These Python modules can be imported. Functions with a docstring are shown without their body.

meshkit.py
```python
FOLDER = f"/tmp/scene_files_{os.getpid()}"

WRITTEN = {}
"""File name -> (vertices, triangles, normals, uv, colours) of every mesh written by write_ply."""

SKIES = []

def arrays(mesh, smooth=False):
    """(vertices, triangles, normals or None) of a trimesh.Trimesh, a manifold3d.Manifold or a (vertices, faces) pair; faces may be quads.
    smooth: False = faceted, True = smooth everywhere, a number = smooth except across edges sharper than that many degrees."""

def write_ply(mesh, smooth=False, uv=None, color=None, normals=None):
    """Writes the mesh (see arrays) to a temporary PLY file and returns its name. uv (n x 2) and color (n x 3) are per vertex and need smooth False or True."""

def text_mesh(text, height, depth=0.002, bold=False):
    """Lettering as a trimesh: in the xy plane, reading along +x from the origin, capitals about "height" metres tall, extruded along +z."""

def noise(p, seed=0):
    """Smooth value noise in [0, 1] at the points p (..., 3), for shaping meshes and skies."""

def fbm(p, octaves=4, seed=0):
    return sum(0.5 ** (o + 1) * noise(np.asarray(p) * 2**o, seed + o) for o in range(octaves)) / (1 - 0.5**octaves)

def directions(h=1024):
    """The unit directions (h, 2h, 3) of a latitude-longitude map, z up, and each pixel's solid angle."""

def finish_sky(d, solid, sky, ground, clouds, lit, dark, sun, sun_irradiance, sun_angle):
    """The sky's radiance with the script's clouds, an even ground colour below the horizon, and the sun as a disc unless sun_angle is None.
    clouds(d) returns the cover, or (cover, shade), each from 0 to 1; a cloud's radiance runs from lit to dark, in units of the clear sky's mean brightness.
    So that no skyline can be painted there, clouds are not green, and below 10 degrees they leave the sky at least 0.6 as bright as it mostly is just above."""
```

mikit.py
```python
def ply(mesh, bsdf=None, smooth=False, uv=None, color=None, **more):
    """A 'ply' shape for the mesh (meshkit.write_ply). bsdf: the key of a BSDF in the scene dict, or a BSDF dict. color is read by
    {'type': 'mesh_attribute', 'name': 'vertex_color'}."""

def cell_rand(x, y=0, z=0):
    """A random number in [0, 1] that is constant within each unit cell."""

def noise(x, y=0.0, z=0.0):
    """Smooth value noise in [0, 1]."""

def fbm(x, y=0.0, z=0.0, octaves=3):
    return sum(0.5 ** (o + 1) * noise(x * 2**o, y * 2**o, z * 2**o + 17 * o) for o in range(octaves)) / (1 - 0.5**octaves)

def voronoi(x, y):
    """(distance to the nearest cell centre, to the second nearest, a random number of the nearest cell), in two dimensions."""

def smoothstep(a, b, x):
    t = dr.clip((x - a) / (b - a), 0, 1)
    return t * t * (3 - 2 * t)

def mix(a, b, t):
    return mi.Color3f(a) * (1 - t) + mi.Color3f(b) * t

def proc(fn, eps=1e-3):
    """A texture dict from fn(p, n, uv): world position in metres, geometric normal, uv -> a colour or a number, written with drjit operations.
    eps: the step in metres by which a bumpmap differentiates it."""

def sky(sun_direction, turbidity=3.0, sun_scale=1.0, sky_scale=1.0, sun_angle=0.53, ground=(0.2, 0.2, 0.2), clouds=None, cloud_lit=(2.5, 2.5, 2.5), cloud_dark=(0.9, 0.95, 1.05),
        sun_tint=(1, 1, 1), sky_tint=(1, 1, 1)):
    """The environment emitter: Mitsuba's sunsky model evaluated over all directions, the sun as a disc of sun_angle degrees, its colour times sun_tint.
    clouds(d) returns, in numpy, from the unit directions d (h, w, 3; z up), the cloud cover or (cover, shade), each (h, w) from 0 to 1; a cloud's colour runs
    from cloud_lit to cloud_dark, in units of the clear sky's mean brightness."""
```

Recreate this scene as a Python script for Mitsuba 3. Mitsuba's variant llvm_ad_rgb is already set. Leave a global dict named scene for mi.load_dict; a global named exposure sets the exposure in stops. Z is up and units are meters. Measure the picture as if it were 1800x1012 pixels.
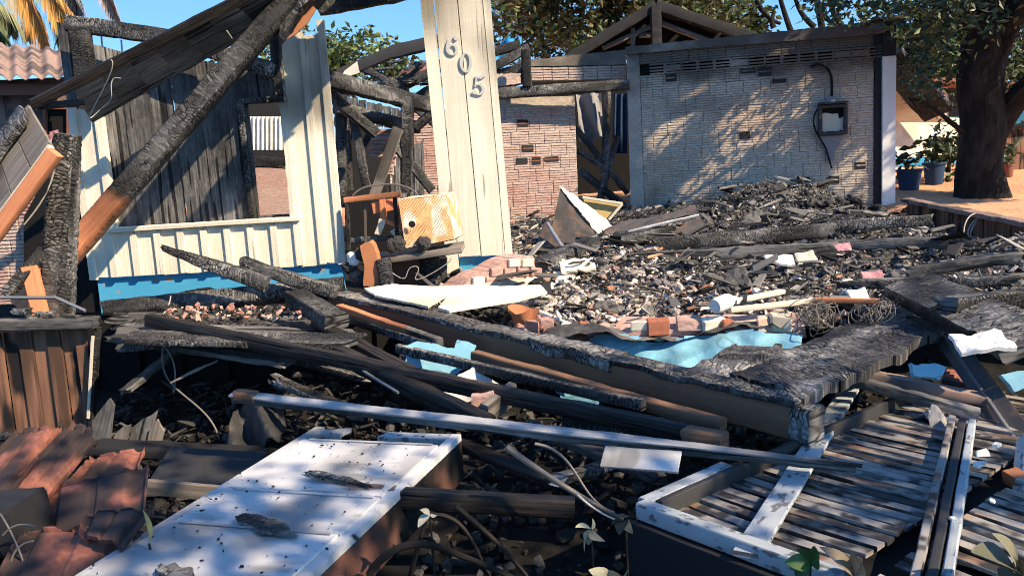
import math, random
import numpy as np, trimesh, shapely, shapely.geometry as sg, shapely.affinity as sa
import drjit as dr, mitsuba as mi, mikit, meshkit
from mikit import noise, fbm, voronoi, cell_rand, smoothstep, mix

T = mi.ScalarTransform4f
rng = np.random.default_rng(605)
random.seed(605)
scene, labels = {}, {}

# ------------------------------------------------------------------ camera
W, H, FPX = 1800.0, 1012.0, 1500.0
PITCH, ROLL = math.radians(8.5), math.radians(3.44)
EYE = np.array([0.0, 0.0, 1.1])
FWD = np.array([0, math.cos(PITCH), -math.sin(PITCH)])
R0, U0 = np.array([1.0, 0, 0]), np.array([0, math.sin(PITCH), math.cos(PITCH)])
UP = math.cos(ROLL) * U0 + math.sin(ROLL) * R0
RIGHT = math.cos(ROLL) * R0 - math.sin(ROLL) * U0
scene['camera'] = {'type': 'perspective', 'fov': math.degrees(2 * math.atan(W / 2 / FPX)), 'fov_axis': 'x',
                   'near_clip': 0.05, 'far_clip': 600.0,
                   'to_world': T().look_at(origin=EYE.tolist(), target=(EYE + FWD).tolist(), up=UP.tolist())}
# ------------------------------------------------------------------ light
SUN = np.array([0.625, -0.46, 0.61])
scene['daylight'] = mikit.sky(SUN.tolist(), turbidity=2.2, sky_tint=(0.62, 0.90, 1.14), sun_tint=(1.02, 1.0, 0.96))
exposure = 2.5


# ------------------------------------------------------------------ helpers
def ray(px, py):
    d = FWD * FPX + RIGHT * (px - W / 2) - UP * (py - H / 2)
    return d / np.linalg.norm(d)


def P(px, py, y):
    """Point seen at photograph pixel (px, py) at distance y in front of the camera."""
    d = ray(px, py)
    return EYE + d * ((y - EYE[1]) / d[1])


def Z(px, py, z):
    d = ray(px, py)
    return EYE + d * ((z - EYE[2]) / d[2])


def nz(v):
    v = np.asarray(v, float)
    return v / np.linalg.norm(v)


class Plane:
    """A plane with an origin, a right axis s, an up axis t and a normal n."""

    def __init__(s, o, a, t=(0, 0, 1)):
        s.o, s.s = np.asarray(o, float), nz(np.asarray(a, float) - o)
        s.t = np.asarray(t, float) - s.s * np.dot(t, s.s)
        s.t = nz(s.t)
        s.n = np.cross(s.s, s.t)

    def px(s, x, y, off=0.0):
        d = ray(x, y)
        k = np.dot(s.o + s.n * off - EYE, s.n) / np.dot(d, s.n)
        q = EYE + d * k - s.o
        return np.array([np.dot(q, s.s), np.dot(q, s.t)])

    def at(s, a, b, off=0.0):
        return s.o + s.s * a + s.t * b + s.n * off

    def P(s, x, y, off=0.0):
        return s.at(*s.px(x, y, off), off)


def key_for(name, parent=None):
    base = (parent + '__' if parent else '') + name
    k, i = base, 0
    while k in scene or k in labels or (parent is None and any(q.startswith(k + '__') for q in scene)):
        i += 1
        k = f'{base}_{i:03d}'
    return k


def tag(k, label=None, cat=None, group=None, kind=None):
    d = labels.setdefault(k, {})
    for a, b in (('label', label), ('category', cat), ('group', group), ('kind', kind)):
        if b is not None:
            d[a] = b
    if cat and 'kind' not in d:
        d['kind'] = 'thing'
    return k


def thing(name, label, cat, group=None):
    k = key_for(name)
    return tag(k, label, cat, group)


_count = {}


def part(parent, name, mesh, m, smooth=False, uv=None, color=None, to_world=None, label=None, kind=None):
    """One shape entry, a child of parent."""
    base = parent + '__' + name
    i = _count.get(base, -1) + 1
    while True:
        k = base if i == 0 else f'{base}_{i:03d}'
        if k not in scene:
            break
        i += 1
    _count[base] = i
    e = dict(mesh) if isinstance(mesh, dict) else mikit.ply(mesh, m, smooth, uv=uv, color=color)
    if isinstance(mesh, dict) and m is not None:
        e['bsdf'] = {'type': 'ref', 'id': m}
    if to_world is not None:
        e['to_world'] = to_world
    scene[k] = e
    if label or kind:
        tag(k, label, kind=kind)
    return k


def single(name, mesh, m, label=None, cat=None, group=None, kind=None, smooth=False, uv=None, color=None):
    k = key_for(name)
    scene[k] = mikit.ply(mesh, m, smooth, uv=uv, color=color)
    return tag(k, label, cat, group, kind)


class Geo:
    """vertices, faces and uv of one mesh"""

    def __init__(s, v=None, f=None, uv=None):
        s.v = np.zeros((0, 3)) if v is None else np.asarray(v, float)
        s.f = np.zeros((0, 3), int) if f is None else np.asarray(f, int)
        s.uv = np.zeros((len(s.v), 2)) if uv is None else np.asarray(uv, float)

    def __add__(s, o):
        return Geo(np.vstack([s.v, o.v]), np.vstack([s.f, o.f + len(s.v)]), np.vstack([s.uv, o.uv]))


def gpart(parent, name, g, m, smooth=True, **k):
    return part(parent, name, (g.v, g.f), m, smooth=smooth, uv=g.uv, **k)


def gsingle(name, g, m, label=None, cat=None, smooth=True, **k):
    return single(name, (g.v, g.f), m, label, cat, smooth=smooth, uv=g.uv, **k)


_seed = [0]


def nseed():
    _seed[0] += 1
    return _seed[0]


def vnoise(p, freq, seed):
    q = np.asarray(p) * freq
    return np.stack([meshkit.fbm(q, 3, seed + k * 11) for k in range(3)], -1) * 2 - 1


def beam(p0, p1, w, h, up=(0, 0, 1), cell=0.03, rough=0.004, freq=9.0, taper=(1, 1), rag=(0, 0), u0=0.0, chamfer=0.12,
         bow=0.0, sag=0.0, ridges=0.0, nside=3, taperh=None):
    """A sawn timber or board from p0 to p1: w across, h along up; rough faces, ragged ends; uv in metres, u along the grain."""
    p0, p1 = np.asarray(p0, float), np.asarray(p1, float)
    a = p1 - p0
    L = np.linalg.norm(a)
    a = a / L
    up = np.asarray(up, float)
    t = nz(up - a * np.dot(up, a))
    s = np.cross(a, t)
    nl = int(min(160, max(2, round(L / cell)))) + 1
    c = min(w, h) * chamfer
    k = np.linspace(-1, 1, nside)
    X, Y = w / 2, h / 2
    loop = [(x * (X - c), Y) for x in k[::-1]] + [(-X, y * (Y - c)) for y in k[::-1]] + [(x * (X - c), -Y) for x in k] + [(X, y * (Y - c)) for y in k]
    loop.append(loop[0])
    loop = np.array(loop)
    per = np.concatenate([[0], np.cumsum(np.linalg.norm(np.diff(loop, axis=0), axis=1))])
    ln = np.linspace(0, L, nl)
    sd = nseed()
    tp = np.interp(ln / L, np.linspace(0, 1, len(taper)), taper)
    th = tp if taperh is None else np.interp(ln / L, np.linspace(0, 1, len(taperh)), taperh)
    bx = np.sin(np.pi * ln / L)
    v = (p0 + ln[:, None] * a + (bow * bx)[:, None] * s - (sag * bx)[:, None] * t)[:, None] + loop[None, :, :1] * tp[:, None, None] * s + loop[None, :, 1:] * th[:, None, None] * t
    flat = v.reshape(-1, 3)
    n = vnoise(flat + sd * 3.1, freq, sd)
    if rough:
        flat = flat + n * rough
    if ridges:
        q = np.stack([np.repeat(ln, len(loop)) * 26 + 2.2 * n[:, 0], np.tile(per, nl) * 6, 0 * flat[:, 0] + sd], -1)
        r = np.abs(np.sin(q[:, 0] * 2.2 + 3 * meshkit.noise(q * [0.25, 1, 1], sd)))
        ctr = np.repeat(p0 + ln[:, None] * a, len(loop), 0)
        flat = flat + (ctr - flat) * (ridges * (1 - r))[:, None]
    # ragged ends
    lens = np.repeat(ln, len(loop)) / L
    tt = np.tile(loop, (nl, 1)) / max(w, h)
    jag = meshkit.noise(np.stack([tt[:, 0] * 9, tt[:, 1] * 9, tt[:, 0] * 0 + sd * 1.7], -1), sd)
    for end, r in enumerate(rag):
        if r:
            e = (1 - lens) ** 4 if end == 0 else lens ** 4
            flat = flat + (e * r * jag)[:, None] * (a if end == 0 else -a)
    m = len(loop)
    uv = np.stack([np.repeat(ln, m) + u0 + 0, np.tile(per, nl) + sd * 0.371], -1)
    i, j = np.meshgrid(np.arange(nl - 1), np.arange(m - 1), indexing='ij')
    q = np.stack([i * m + j, i * m + j + 1, (i + 1) * m + j + 1, (i + 1) * m + j], -1).reshape(-1, 4)
    f = np.vstack([q[:, [0, 1, 2]], q[:, [0, 2, 3]]])
    g = Geo(flat, f, uv)
    for end in (0, 1):
        ring = flat[:m - 1] if end == 0 else flat[-m:-1]
        ctr = ring.mean(0)
        vv = np.vstack([ring, ctr])
        ii = np.arange(m - 1)
        ff = np.stack([ii, (ii + 1) % (m - 1), 0 * ii + m - 1], -1)
        if end == 0:
            ff = ff[:, ::-1]
        lp = np.vstack([loop[:-1], [[0, 0]]])
        g = g + Geo(vv, ff, np.stack([lp[:, 0] * 0.1 + (u0 if end == 0 else u0 + L), lp[:, 1] + sd * .371], -1))
    # orientation check
    tm = trimesh.Trimesh(g.v, g.f, process=False)
    if tm.volume < 0:
        g.f = g.f[:, ::-1]
    return g


def tube(points, r, sides=7, u0=0.0):
    p = np.asarray(points, float)
    t = np.gradient(p, axis=0)
    t /= np.linalg.norm(t, axis=1, keepdims=True) + 1e-12
    a = np.zeros_like(p)
    cur = nz(np.cross(t[0], [0.3, 0.2, 0.9]))
    for k in range(len(p)):
        cur = nz(cur - t[k] * np.dot(cur, t[k]))
        a[k] = cur
    b = np.cross(t, a)
    ang = np.arange(sides + 1) * 2 * np.pi / sides
    rr = np.broadcast_to(r, (len(p),))
    v = p[:, None] + rr[:, None, None] * (np.cos(ang)[None, :, None] * a[:, None] + np.sin(ang)[None, :, None] * b[:, None])
    m = sides + 1
    i, j = np.meshgrid(np.arange(len(p) - 1), np.arange(sides), indexing='ij')
    q = np.stack([i * m + j, i * m + j + 1, (i + 1) * m + j + 1, (i + 1) * m + j], -1).reshape(-1, 4)
    f = np.vstack([q[:, [0, 1, 2]], q[:, [0, 2, 3]]])
    ln = np.concatenate([[0], np.cumsum(np.linalg.norm(np.diff(p, axis=0), axis=1))])
    uv = np.stack([np.repeat(ln + u0, m), np.tile(ang, len(p)) * np.repeat(rr, m)], -1)
    g = Geo(v.reshape(-1, 3), f, uv)
    for e in (0, len(p) - 1):
        if rr[e] > 0.002:
            ring = v[e, :-1]
            ii = np.arange(sides)
            ff = np.stack([ii, (ii + 1) % sides, 0 * ii + sides], -1)
            g = g + Geo(np.vstack([ring, p[e]]), ff if e else ff[:, ::-1], np.zeros((sides + 1, 2)) + [u0 + ln[e], 0])
    return g


def spline(points, n=24):
    from scipy.interpolate import CubicSpline
    p = np.asarray(points, float)
    if len(p) == 2:
        return p[0] + (p[1] - p[0]) * np.linspace(0, 1, n)[:, None]
    t = np.concatenate([[0], np.cumsum(np.linalg.norm(np.diff(p, axis=0), axis=1))])
    return CubicSpline(t, p)(np.linspace(0, t[-1], n))


def sheet(c00, c10, c11, c01, nu, nv, fn=None, thick=0.003, rough=0.0, freq=4.0, warp=0.0, uvs=(1, 1), mask=None):
    """A thin sheet over four corner points; fn(u, v) metres along the normal; real thickness; mask(u, v) True where it survives."""
    c00, c10, c11, c01 = (np.asarray(c, float) for c in (c00, c10, c11, c01))
    u, v = np.meshgrid(np.linspace(0, 1, nu + 1), np.linspace(0, 1, nv + 1), indexing='ij')
    U, V = u[..., None], v[..., None]
    p = (1 - U) * (1 - V) * c00 + U * (1 - V) * c10 + U * V * c11 + (1 - U) * V * c01
    n = nz(np.cross(c10 - c00 + c11 - c01, c01 - c00 + c11 - c10))
    sd = nseed()
    d = np.zeros_like(u)
    if fn is not None:
        d = d + fn(u, v)
    if rough:
        d = d + rough * (meshkit.fbm(p * freq + sd, 4, sd) * 2 - 1)
    if warp:
        p = p + warp * vnoise(p + sd, 3.0, sd)
    top = p + n * d[..., None]
    bot = top - n * thick
    LU, LV = np.linalg.norm(c10 - c00), np.linalg.norm(c01 - c00)
    uv = np.stack([u * LU * uvs[0], v * LV * uvs[1]], -1).reshape(-1, 2) + sd * 0.37
    i, j = np.meshgrid(np.arange(nu), np.arange(nv), indexing='ij')
    keep = np.ones(i.shape, bool) if mask is None else mask((i + .5) / nu, (j + .5) / nv)
    i, j = i[keep], j[keep]
    m = nv + 1
    a, b, c, e = i * m + j, (i + 1) * m + j, (i + 1) * m + j + 1, i * m + j + 1
    f = np.vstack([np.stack([a, b, c], -1), np.stack([a, c, e], -1)])
    N = (nu + 1) * m
    # rim: edges used by one face only
    e1 = np.vstack([f[:, [0, 1]], f[:, [1, 2]], f[:, [2, 0]]])
    ks = np.sort(e1, 1)
    _, inv, cnt = np.unique(ks[:, 0] * N + ks[:, 1], return_inverse=True, return_counts=True)
    rim = e1[cnt[inv] == 1]
    tv, bv = top.reshape(-1, 3), bot.reshape(-1, 3)
    g = Geo(tv, f, uv) + Geo(bv, f[:, ::-1], uv)
    k = len(rim)
    vv = np.vstack([tv[rim[:, 0]], tv[rim[:, 1]], bv[rim[:, 1]], bv[rim[:, 0]]])
    ii = np.arange(k)
    ff = np.vstack([np.stack([ii, ii + 3 * k, ii + 2 * k], -1), np.stack([ii, ii + 2 * k, ii + k], -1)])
    g = g + Geo(vv, ff, np.vstack([uv[rim[:, 0]], uv[rim[:, 1]], uv[rim[:, 1]], uv[rim[:, 0]]]))
    return g


def slab(plane, pts, thick, off=0.0, grain=0.0, jag=0.0, step=0.02, rough=0.0, cell=0.0):
    """A flat piece with an outline in plane coordinates, extruded thick behind off. Edges may be jagged."""
    poly = sg.Polygon(pts)
    if jag:
        sd = nseed()
        c = np.array(poly.segmentize(step).exterior.coords)[:-1]
        q = np.column_stack([c, np.full(len(c), sd * 1.3)])
        c = c + jag * np.stack([meshkit.fbm(q * 22, 3, sd) * 2 - 1, meshkit.fbm(q * 22 + 7, 3, sd + 5) * 2 - 1], -1)
        poly = sg.Polygon(c).buffer(0)
        if poly.geom_type != 'Polygon':
            poly = max(poly.geoms, key=lambda g: g.area)
    m = trimesh.creation.extrude_polygon(poly, thick, engine='earcut')
    v2 = np.array(m.vertices)
    f = np.array(m.faces)
    tri = v2[f].reshape(-1, 3)
    w = plane.o + tri[:, :1] * plane.s + tri[:, 1:2] * plane.t + (off - thick + tri[:, 2:3]) * plane.n
    cg, sgn = math.cos(grain), math.sin(grain)
    sd = nseed() * 0.37
    uv = np.stack([tri[:, 0] * cg + tri[:, 1] * sgn + tri[:, 2], -tri[:, 0] * sgn + tri[:, 1] * cg + sd], -1)
    return Geo(w, np.arange(len(w)).reshape(-1, 3), uv)


def boxg(c, sx, sy, sz, ax=None, bevel=0.0):
    """A box with its own axes ax (3 rows)."""
    m = trimesh.creation.box([sx, sy, sz])
    if bevel:
        import manifold3d as md
        b = bevel
        hull = []
        for x in (-1, 1):
            for y in (-1, 1):
                for z in (-1, 1):
                    o = np.array([x * (sx / 2 - b), y * (sy / 2 - b), z * (sz / 2 - b)])
                    hull += [o + [x * b, 0, 0], o + [0, y * b, 0], o + [0, 0, z * b]]
        m = trimesh.convex.convex_hull(np.array(hull))
    v = np.array(m.vertices)
    f = np.array(m.faces)
    tri = v[f].reshape(-1, 3)
    nn = np.repeat(np.array(m.face_normals), 3, 0)
    A = np.eye(3) if ax is None else np.asarray(ax, float)
    k = np.abs(nn).argmax(1)
    uv = np.where((k == 0)[:, None], tri[:, [1, 2]], np.where((k == 1)[:, None], tri[:, [0, 2]], tri[:, [0, 1]])) + nseed() * .37
    return Geo(np.asarray(c, float) + tri @ A, np.arange(len(tri)).reshape(-1, 3), uv)


def rot(axis, deg):
    return trimesh.transformations.rotation_matrix(math.radians(deg), axis)[:3, :3]


# ---- scattered pieces, merged into one mesh with a colour for each piece
def proto_rock(k):
    r = np.random.default_rng(k)
    m = trimesh.creation.icosphere(subdivisions=0)
    v = np.array(m.vertices) * r.uniform(0.6, 1.0, (12, 1)) * 0.55
    return v, np.array(m.faces)


def proto_chip(k):
    r = np.random.default_rng(k + 100)
    m = trimesh.creation.box([1, 1, 1])
    v = np.array(m.vertices) * 0.5 * r.uniform(0.55, 1.1, (8, 1))
    return v, np.array(m.faces)


def lump(seed, rough=.35, sub=3):
    m = trimesh.creation.icosphere(subdivisions=sub)
    v = np.array(m.vertices)
    n = meshkit.fbm(v * 1.6 + seed * 5.1, 4, seed) - .5 + .35 * (meshkit.fbm(v * 6 + seed, 3, seed + 3) - .5)
    return v * (.5 + rough * n)[:, None], np.array(m.faces)


ROCKS = [proto_rock(k) for k in range(6)]
CHIPS = [proto_chip(k) for k in range(8)]


def scatter(pos, scale, protos, colors, flat=1.0, normal_tilt=0.6, r=None):
    """pos (n,3), scale (n,3), colors (n,3); returns vertices, faces, colours."""
    r = r or rng
    n = len(pos)
    which = r.integers(0, len(protos), n)
    V, Fc, C = [], [], []
    at = 0
    yaw = r.uniform(0, 2 * np.pi, n)
    tx, ty = r.normal(0, normal_tilt, n), r.normal(0, normal_tilt, n)
    cz, sz = np.cos(yaw), np.sin(yaw)
    Rz = np.zeros((n, 3, 3)); Rz[:, 0, 0] = cz; Rz[:, 0, 1] = -sz; Rz[:, 1, 0] = sz; Rz[:, 1, 1] = cz; Rz[:, 2, 2] = 1
    Rx = np.zeros((n, 3, 3)); Rx[:, 0, 0] = 1; Rx[:, 1, 1] = np.cos(tx); Rx[:, 1, 2] = -np.sin(tx); Rx[:, 2, 1] = np.sin(tx); Rx[:, 2, 2] = np.cos(tx)
    Ry = np.zeros((n, 3, 3)); Ry[:, 1, 1] = 1; Ry[:, 0, 0] = np.cos(ty); Ry[:, 0, 2] = np.sin(ty); Ry[:, 2, 0] = -np.sin(ty); Ry[:, 2, 2] = np.cos(ty)
    R = Rx @ Ry @ Rz
    for k, (pv, pf) in enumerate(protos):
        idx = np.nonzero(which == k)[0]
        if not len(idx):
            continue
        v = pv[None] * scale[idx][:, None]
        v = np.einsum('nij,nkj->nki', R[idx], v) + pos[idx][:, None]
        f = pf[None] + (np.arange(len(idx)) * len(pv))[:, None, None] + at
        V.append(v.reshape(-1, 3)); Fc.append(f.reshape(-1, 3))
        C.append(np.repeat(colors[idx], len(pv), 0))
        at += len(idx) * len(pv)
    return np.vstack(V), np.vstack(Fc), np.vstack(C)
# ------------------------------------------------------------------ materials
def rgb(r, g=None, b=None):
    return {'type': 'rgb', 'value': [r, r if g is None else g, r if b is None else b]}


def mat(name, color, rough=0.7, bump=None, scale=0.004, eps=2e-3, **k):
    c = mikit.proc(color) if callable(color) else color if isinstance(color, dict) else rgb(*color)
    b = {'type': 'principled', 'base_color': c, 'roughness': rough, 'specular': k.pop('specular', 0.3), **k}
    if bump is not None:
        b = {'type': 'bumpmap', 'height': mikit.proc(bump, eps), 'scale': scale, 'bsdf': b}
    scene[name] = {'type': 'twosided', 'bsdf': b}


def gator(uv, a=50.0, b=19.0):
    u, v = uv.x, uv.y
    w = noise(u * 14, v * 22) - 0.5
    w2 = noise(u * 19 + 40, v * 19) - 0.5
    d1, d2, r = voronoi(u * a + w * 1.5, v * b + w2 * 1.5)
    k = 0.35 + 0.65 * smoothstep(0.3, 0.6, fbm(u * 5 + 11, v * 12))
    return 1 - k * (1 - smoothstep(0.0, 0.38, d2 - d1)), r


def char_col(p, n, uv):
    c, r = gator(uv)
    t = noise(uv.x * 2.3, uv.y * 7 + 3)
    f = noise(uv.x * 60, uv.y * 160)
    ashy = smoothstep(0.55, 0.8, fbm(uv.x * 1.9 + 31, uv.y * 6))
    tone = 0.022 + (0.22 * t * t + 0.16 * ashy) * (0.4 + r) * (0.5 + f)
    v = 0.005 + (tone - 0.005) * c
    return mi.Color3f(v * 1.0, v * 0.985, v * 0.97)


def char_h(p, n, uv):
    c, r = gator(uv)
    return c * (0.6 + 0.4 * r) + 0.12 * noise(uv.x * 70, uv.y * 170)


def charboard_col(p, n, uv):
    g = noise(uv.x * 5, uv.y * 130)
    g2 = noise(uv.x * 26, uv.y * 60)
    big = fbm(uv.x * 1.7, uv.y * 3.5)
    crack = smoothstep(0.74, 0.80, noise(uv.x * 2.2, uv.y * 48 + 5))
    v = (0.018 + 0.40 * big * big * (0.3 + 0.9 * g) + 0.05 * g2 * g2) * (1 - 0.85 * crack)
    return mi.Color3f(v, v * 0.985, v * 0.97)


def charboard_h(p, n, uv):
    return noise(uv.x * 8, uv.y * 110) * 0.6 + noise(uv.x * 50, uv.y * 50) * 0.4 - smoothstep(0.74, 0.80, noise(uv.x * 2.2, uv.y * 48 + 5))


def wood_rings(uv):
    w = fbm(uv.x * 0.9, uv.y * 5, 2.0)
    return noise(uv.x * 2.5 + 4 * w, uv.y * 75 + 7 * w), noise(uv.x * 14, uv.y * 260), w


def burnt(raw, dark):
    """sawn wood that is charred where u > 0 (the object's uv puts the burn's edge)"""
    def fn(p, n, uv):
        g, g2, w = wood_rings(uv)
        wood = mix(dark, raw, 0.25 + 0.5 * g + 0.25 * g2)
        e = uv.x + 0.22 * (fbm(uv.x * 3, uv.y * 9) - 0.5)
        b = smoothstep(-0.07, 0.03, e)
        scorch = smoothstep(-0.5, 0.0, e + 0.2 * w)
        c, r = gator(uv)
        ch = 0.005 + (0.014 + 0.12 * noise(uv.x * 2.3, uv.y * 7) ** 2 * (.4 + r)) * c
        return mix(wood * (1 - 0.6 * scorch), mi.Color3f(ch), b)
    return fn


def burnt_h(p, n, uv):
    b = smoothstep(-0.07, 0.03, uv.x + 0.22 * (fbm(uv.x * 3, uv.y * 9) - 0.5))
    c, r = gator(uv)
    return c * b + 0.15 * noise(uv.x * 10, uv.y * 200)


def cream_col(p, n, uv):
    g = noise(uv.x * 3, uv.y * 90)
    saw = noise(uv.x * 120, uv.y * 4)
    big = fbm(uv.x * 1.3, uv.y * 4)
    v = mix((0.72, 0.67, 0.54), (0.82, 0.78, 0.66), g)
    v = mix(v, (0.54, 0.49, 0.40), 0.55 * smoothstep(0.45, 0.8, big))
    v = v * (0.96 + 0.06 * saw)
    crack = smoothstep(0.88, 0.93, noise(uv.x * 1.6, uv.y * 60 + 9))
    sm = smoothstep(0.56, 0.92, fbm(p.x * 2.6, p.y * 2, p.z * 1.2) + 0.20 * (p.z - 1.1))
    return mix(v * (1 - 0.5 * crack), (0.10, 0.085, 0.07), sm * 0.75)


def cream_h(p, n, uv):
    return 0.22 * noise(uv.x * 150, uv.y * 9) + 0.6 * noise(uv.x * 4, uv.y * 120)


def white_col(p, n, uv):
    d1, d2, r = voronoi(uv.x * 17 + 0.5 * noise(uv.x * 30, uv.y * 30), uv.y * 17)
    sp = (1 - smoothstep(0.05, 0.24 * r + 0.06, d1)) * smoothstep(0.90, 0.93, r)
    d1b, d2b, rb = voronoi(uv.x * 60 + 9, uv.y * 60)
    sp2 = (1 - smoothstep(0.1, 0.3, d1b)) * smoothstep(0.93, 0.95, rb)
    dirt = fbm(uv.x * 2.4, uv.y * 4)
    v = mix((0.60, 0.60, 0.60), (0.24, 0.24, 0.24), smoothstep(0.40, 0.80, dirt) * 0.9)
    clus = smoothstep(0.45, 0.6, fbm(uv.x * 3 + 7, uv.y * 5))
    smear = smoothstep(0.62, 0.78, fbm(uv.x * 9, uv.y * 3 + 4)) * 0.5
    return mix(v, (0.02, 0.02, 0.02), dr.maximum(dr.maximum(sp, sp2 * 0.8) * clus, smear))


def blue_col(p, n, uv):
    d = fbm(p.x * 5, p.y * 5, p.z * 7)
    v = mix((0.035, 0.30, 0.56), (0.10, 0.40, 0.62), d)
    chip = smoothstep(0.68, 0.72, fbm(p.x * 9 + 3, p.y * 9, p.z * 12))
    return mix(v, (0.42, 0.26, 0.17), chip * 0.8)


def oldblue_col(p, n, uv):
    d = fbm(p.x * 7, p.y * 7, p.z * 7)
    v = mix((0.15, 0.42, 0.60), (0.28, 0.53, 0.65), d)
    soot = smoothstep(0.58, 0.85, fbm(p.x * 2.6 + 3, p.y * 2.6, p.z * 4))
    cr = 1 - smoothstep(0.0, 0.02, dr.abs(fbm(p.x * 4, p.y * 4, p.z * 4 + 3) - 0.5))
    return mix(v * (1 - 0.35 * cr), (0.06, 0.08, 0.10), soot * 0.5)


def brick_col(p, n, uv):
    a = fbm(p.x * 1.1 + 3, p.y * 1.1, p.z * 1.6)
    b = noise(p.x * 4.1, p.y * 2, p.z * 5.3)
    c = noise(p.x * 30, p.y * 30, p.z * 60)
    v = mix((0.46, 0.24, 0.19), (0.50, 0.35, 0.30), b)
    v = mix(v, (0.54, 0.45, 0.40), smoothstep(0.35, 0.72, a) * 0.8)
    soot = smoothstep(1.9, 2.9, p.z + 1.1 * (fbm(p.x * 1.7, p.y, p.z * 2.5) - 0.5)) * 0.5
    return mix(v * (0.72 + 0.5 * c), (0.06, 0.055, 0.05), soot)


def brick_h(p, n, uv):
    return noise(p.x * 45, p.y * 45, p.z * 90)


def greybrick_col(p, n, uv):
    b = noise(p.x * 4.1, p.y * 2, p.z * 5.3)
    c = noise(p.x * 30, p.y * 30, p.z * 60)
    a = fbm(p.x * 0.9 + 8, p.y * 0.9, p.z * 1.3)
    v = mix((0.48, 0.34, 0.25), (0.58, 0.46, 0.36), b)
    v = mix(v, (0.58, 0.50, 0.41), smoothstep(0.3, 0.6, a) * 0.85)
    soot = smoothstep(1.55, 2.5, p.z + 1.5 * (fbm(p.x * 1.7, p.y, p.z * 2.5) - 0.5)) * 0.85
    soot = dr.maximum(soot, smoothstep(0.55, 0.8, fbm(p.x * 1.3 + 5, p.y, p.z * 0.9)) * 0.45)
    return mix(v * (0.75 + 0.45 * c), (0.06, 0.055, 0.05), soot)


def mortar_col(p, n, uv):
    a = fbm(p.x * 3, p.y * 3, p.z * 5)
    v = mix((0.50, 0.45, 0.39), (0.38, 0.325, 0.27), a)
    soot = smoothstep(1.7, 2.7, p.z + 1.3 * (fbm(p.x * 2.1, p.y, p.z * 3) - 0.5))
    return mix(v * (0.8 + 0.4 * noise(p.x * 50, p.y * 50, p.z * 50)), (0.04, 0.037, 0.033), soot * 0.85)


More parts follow.
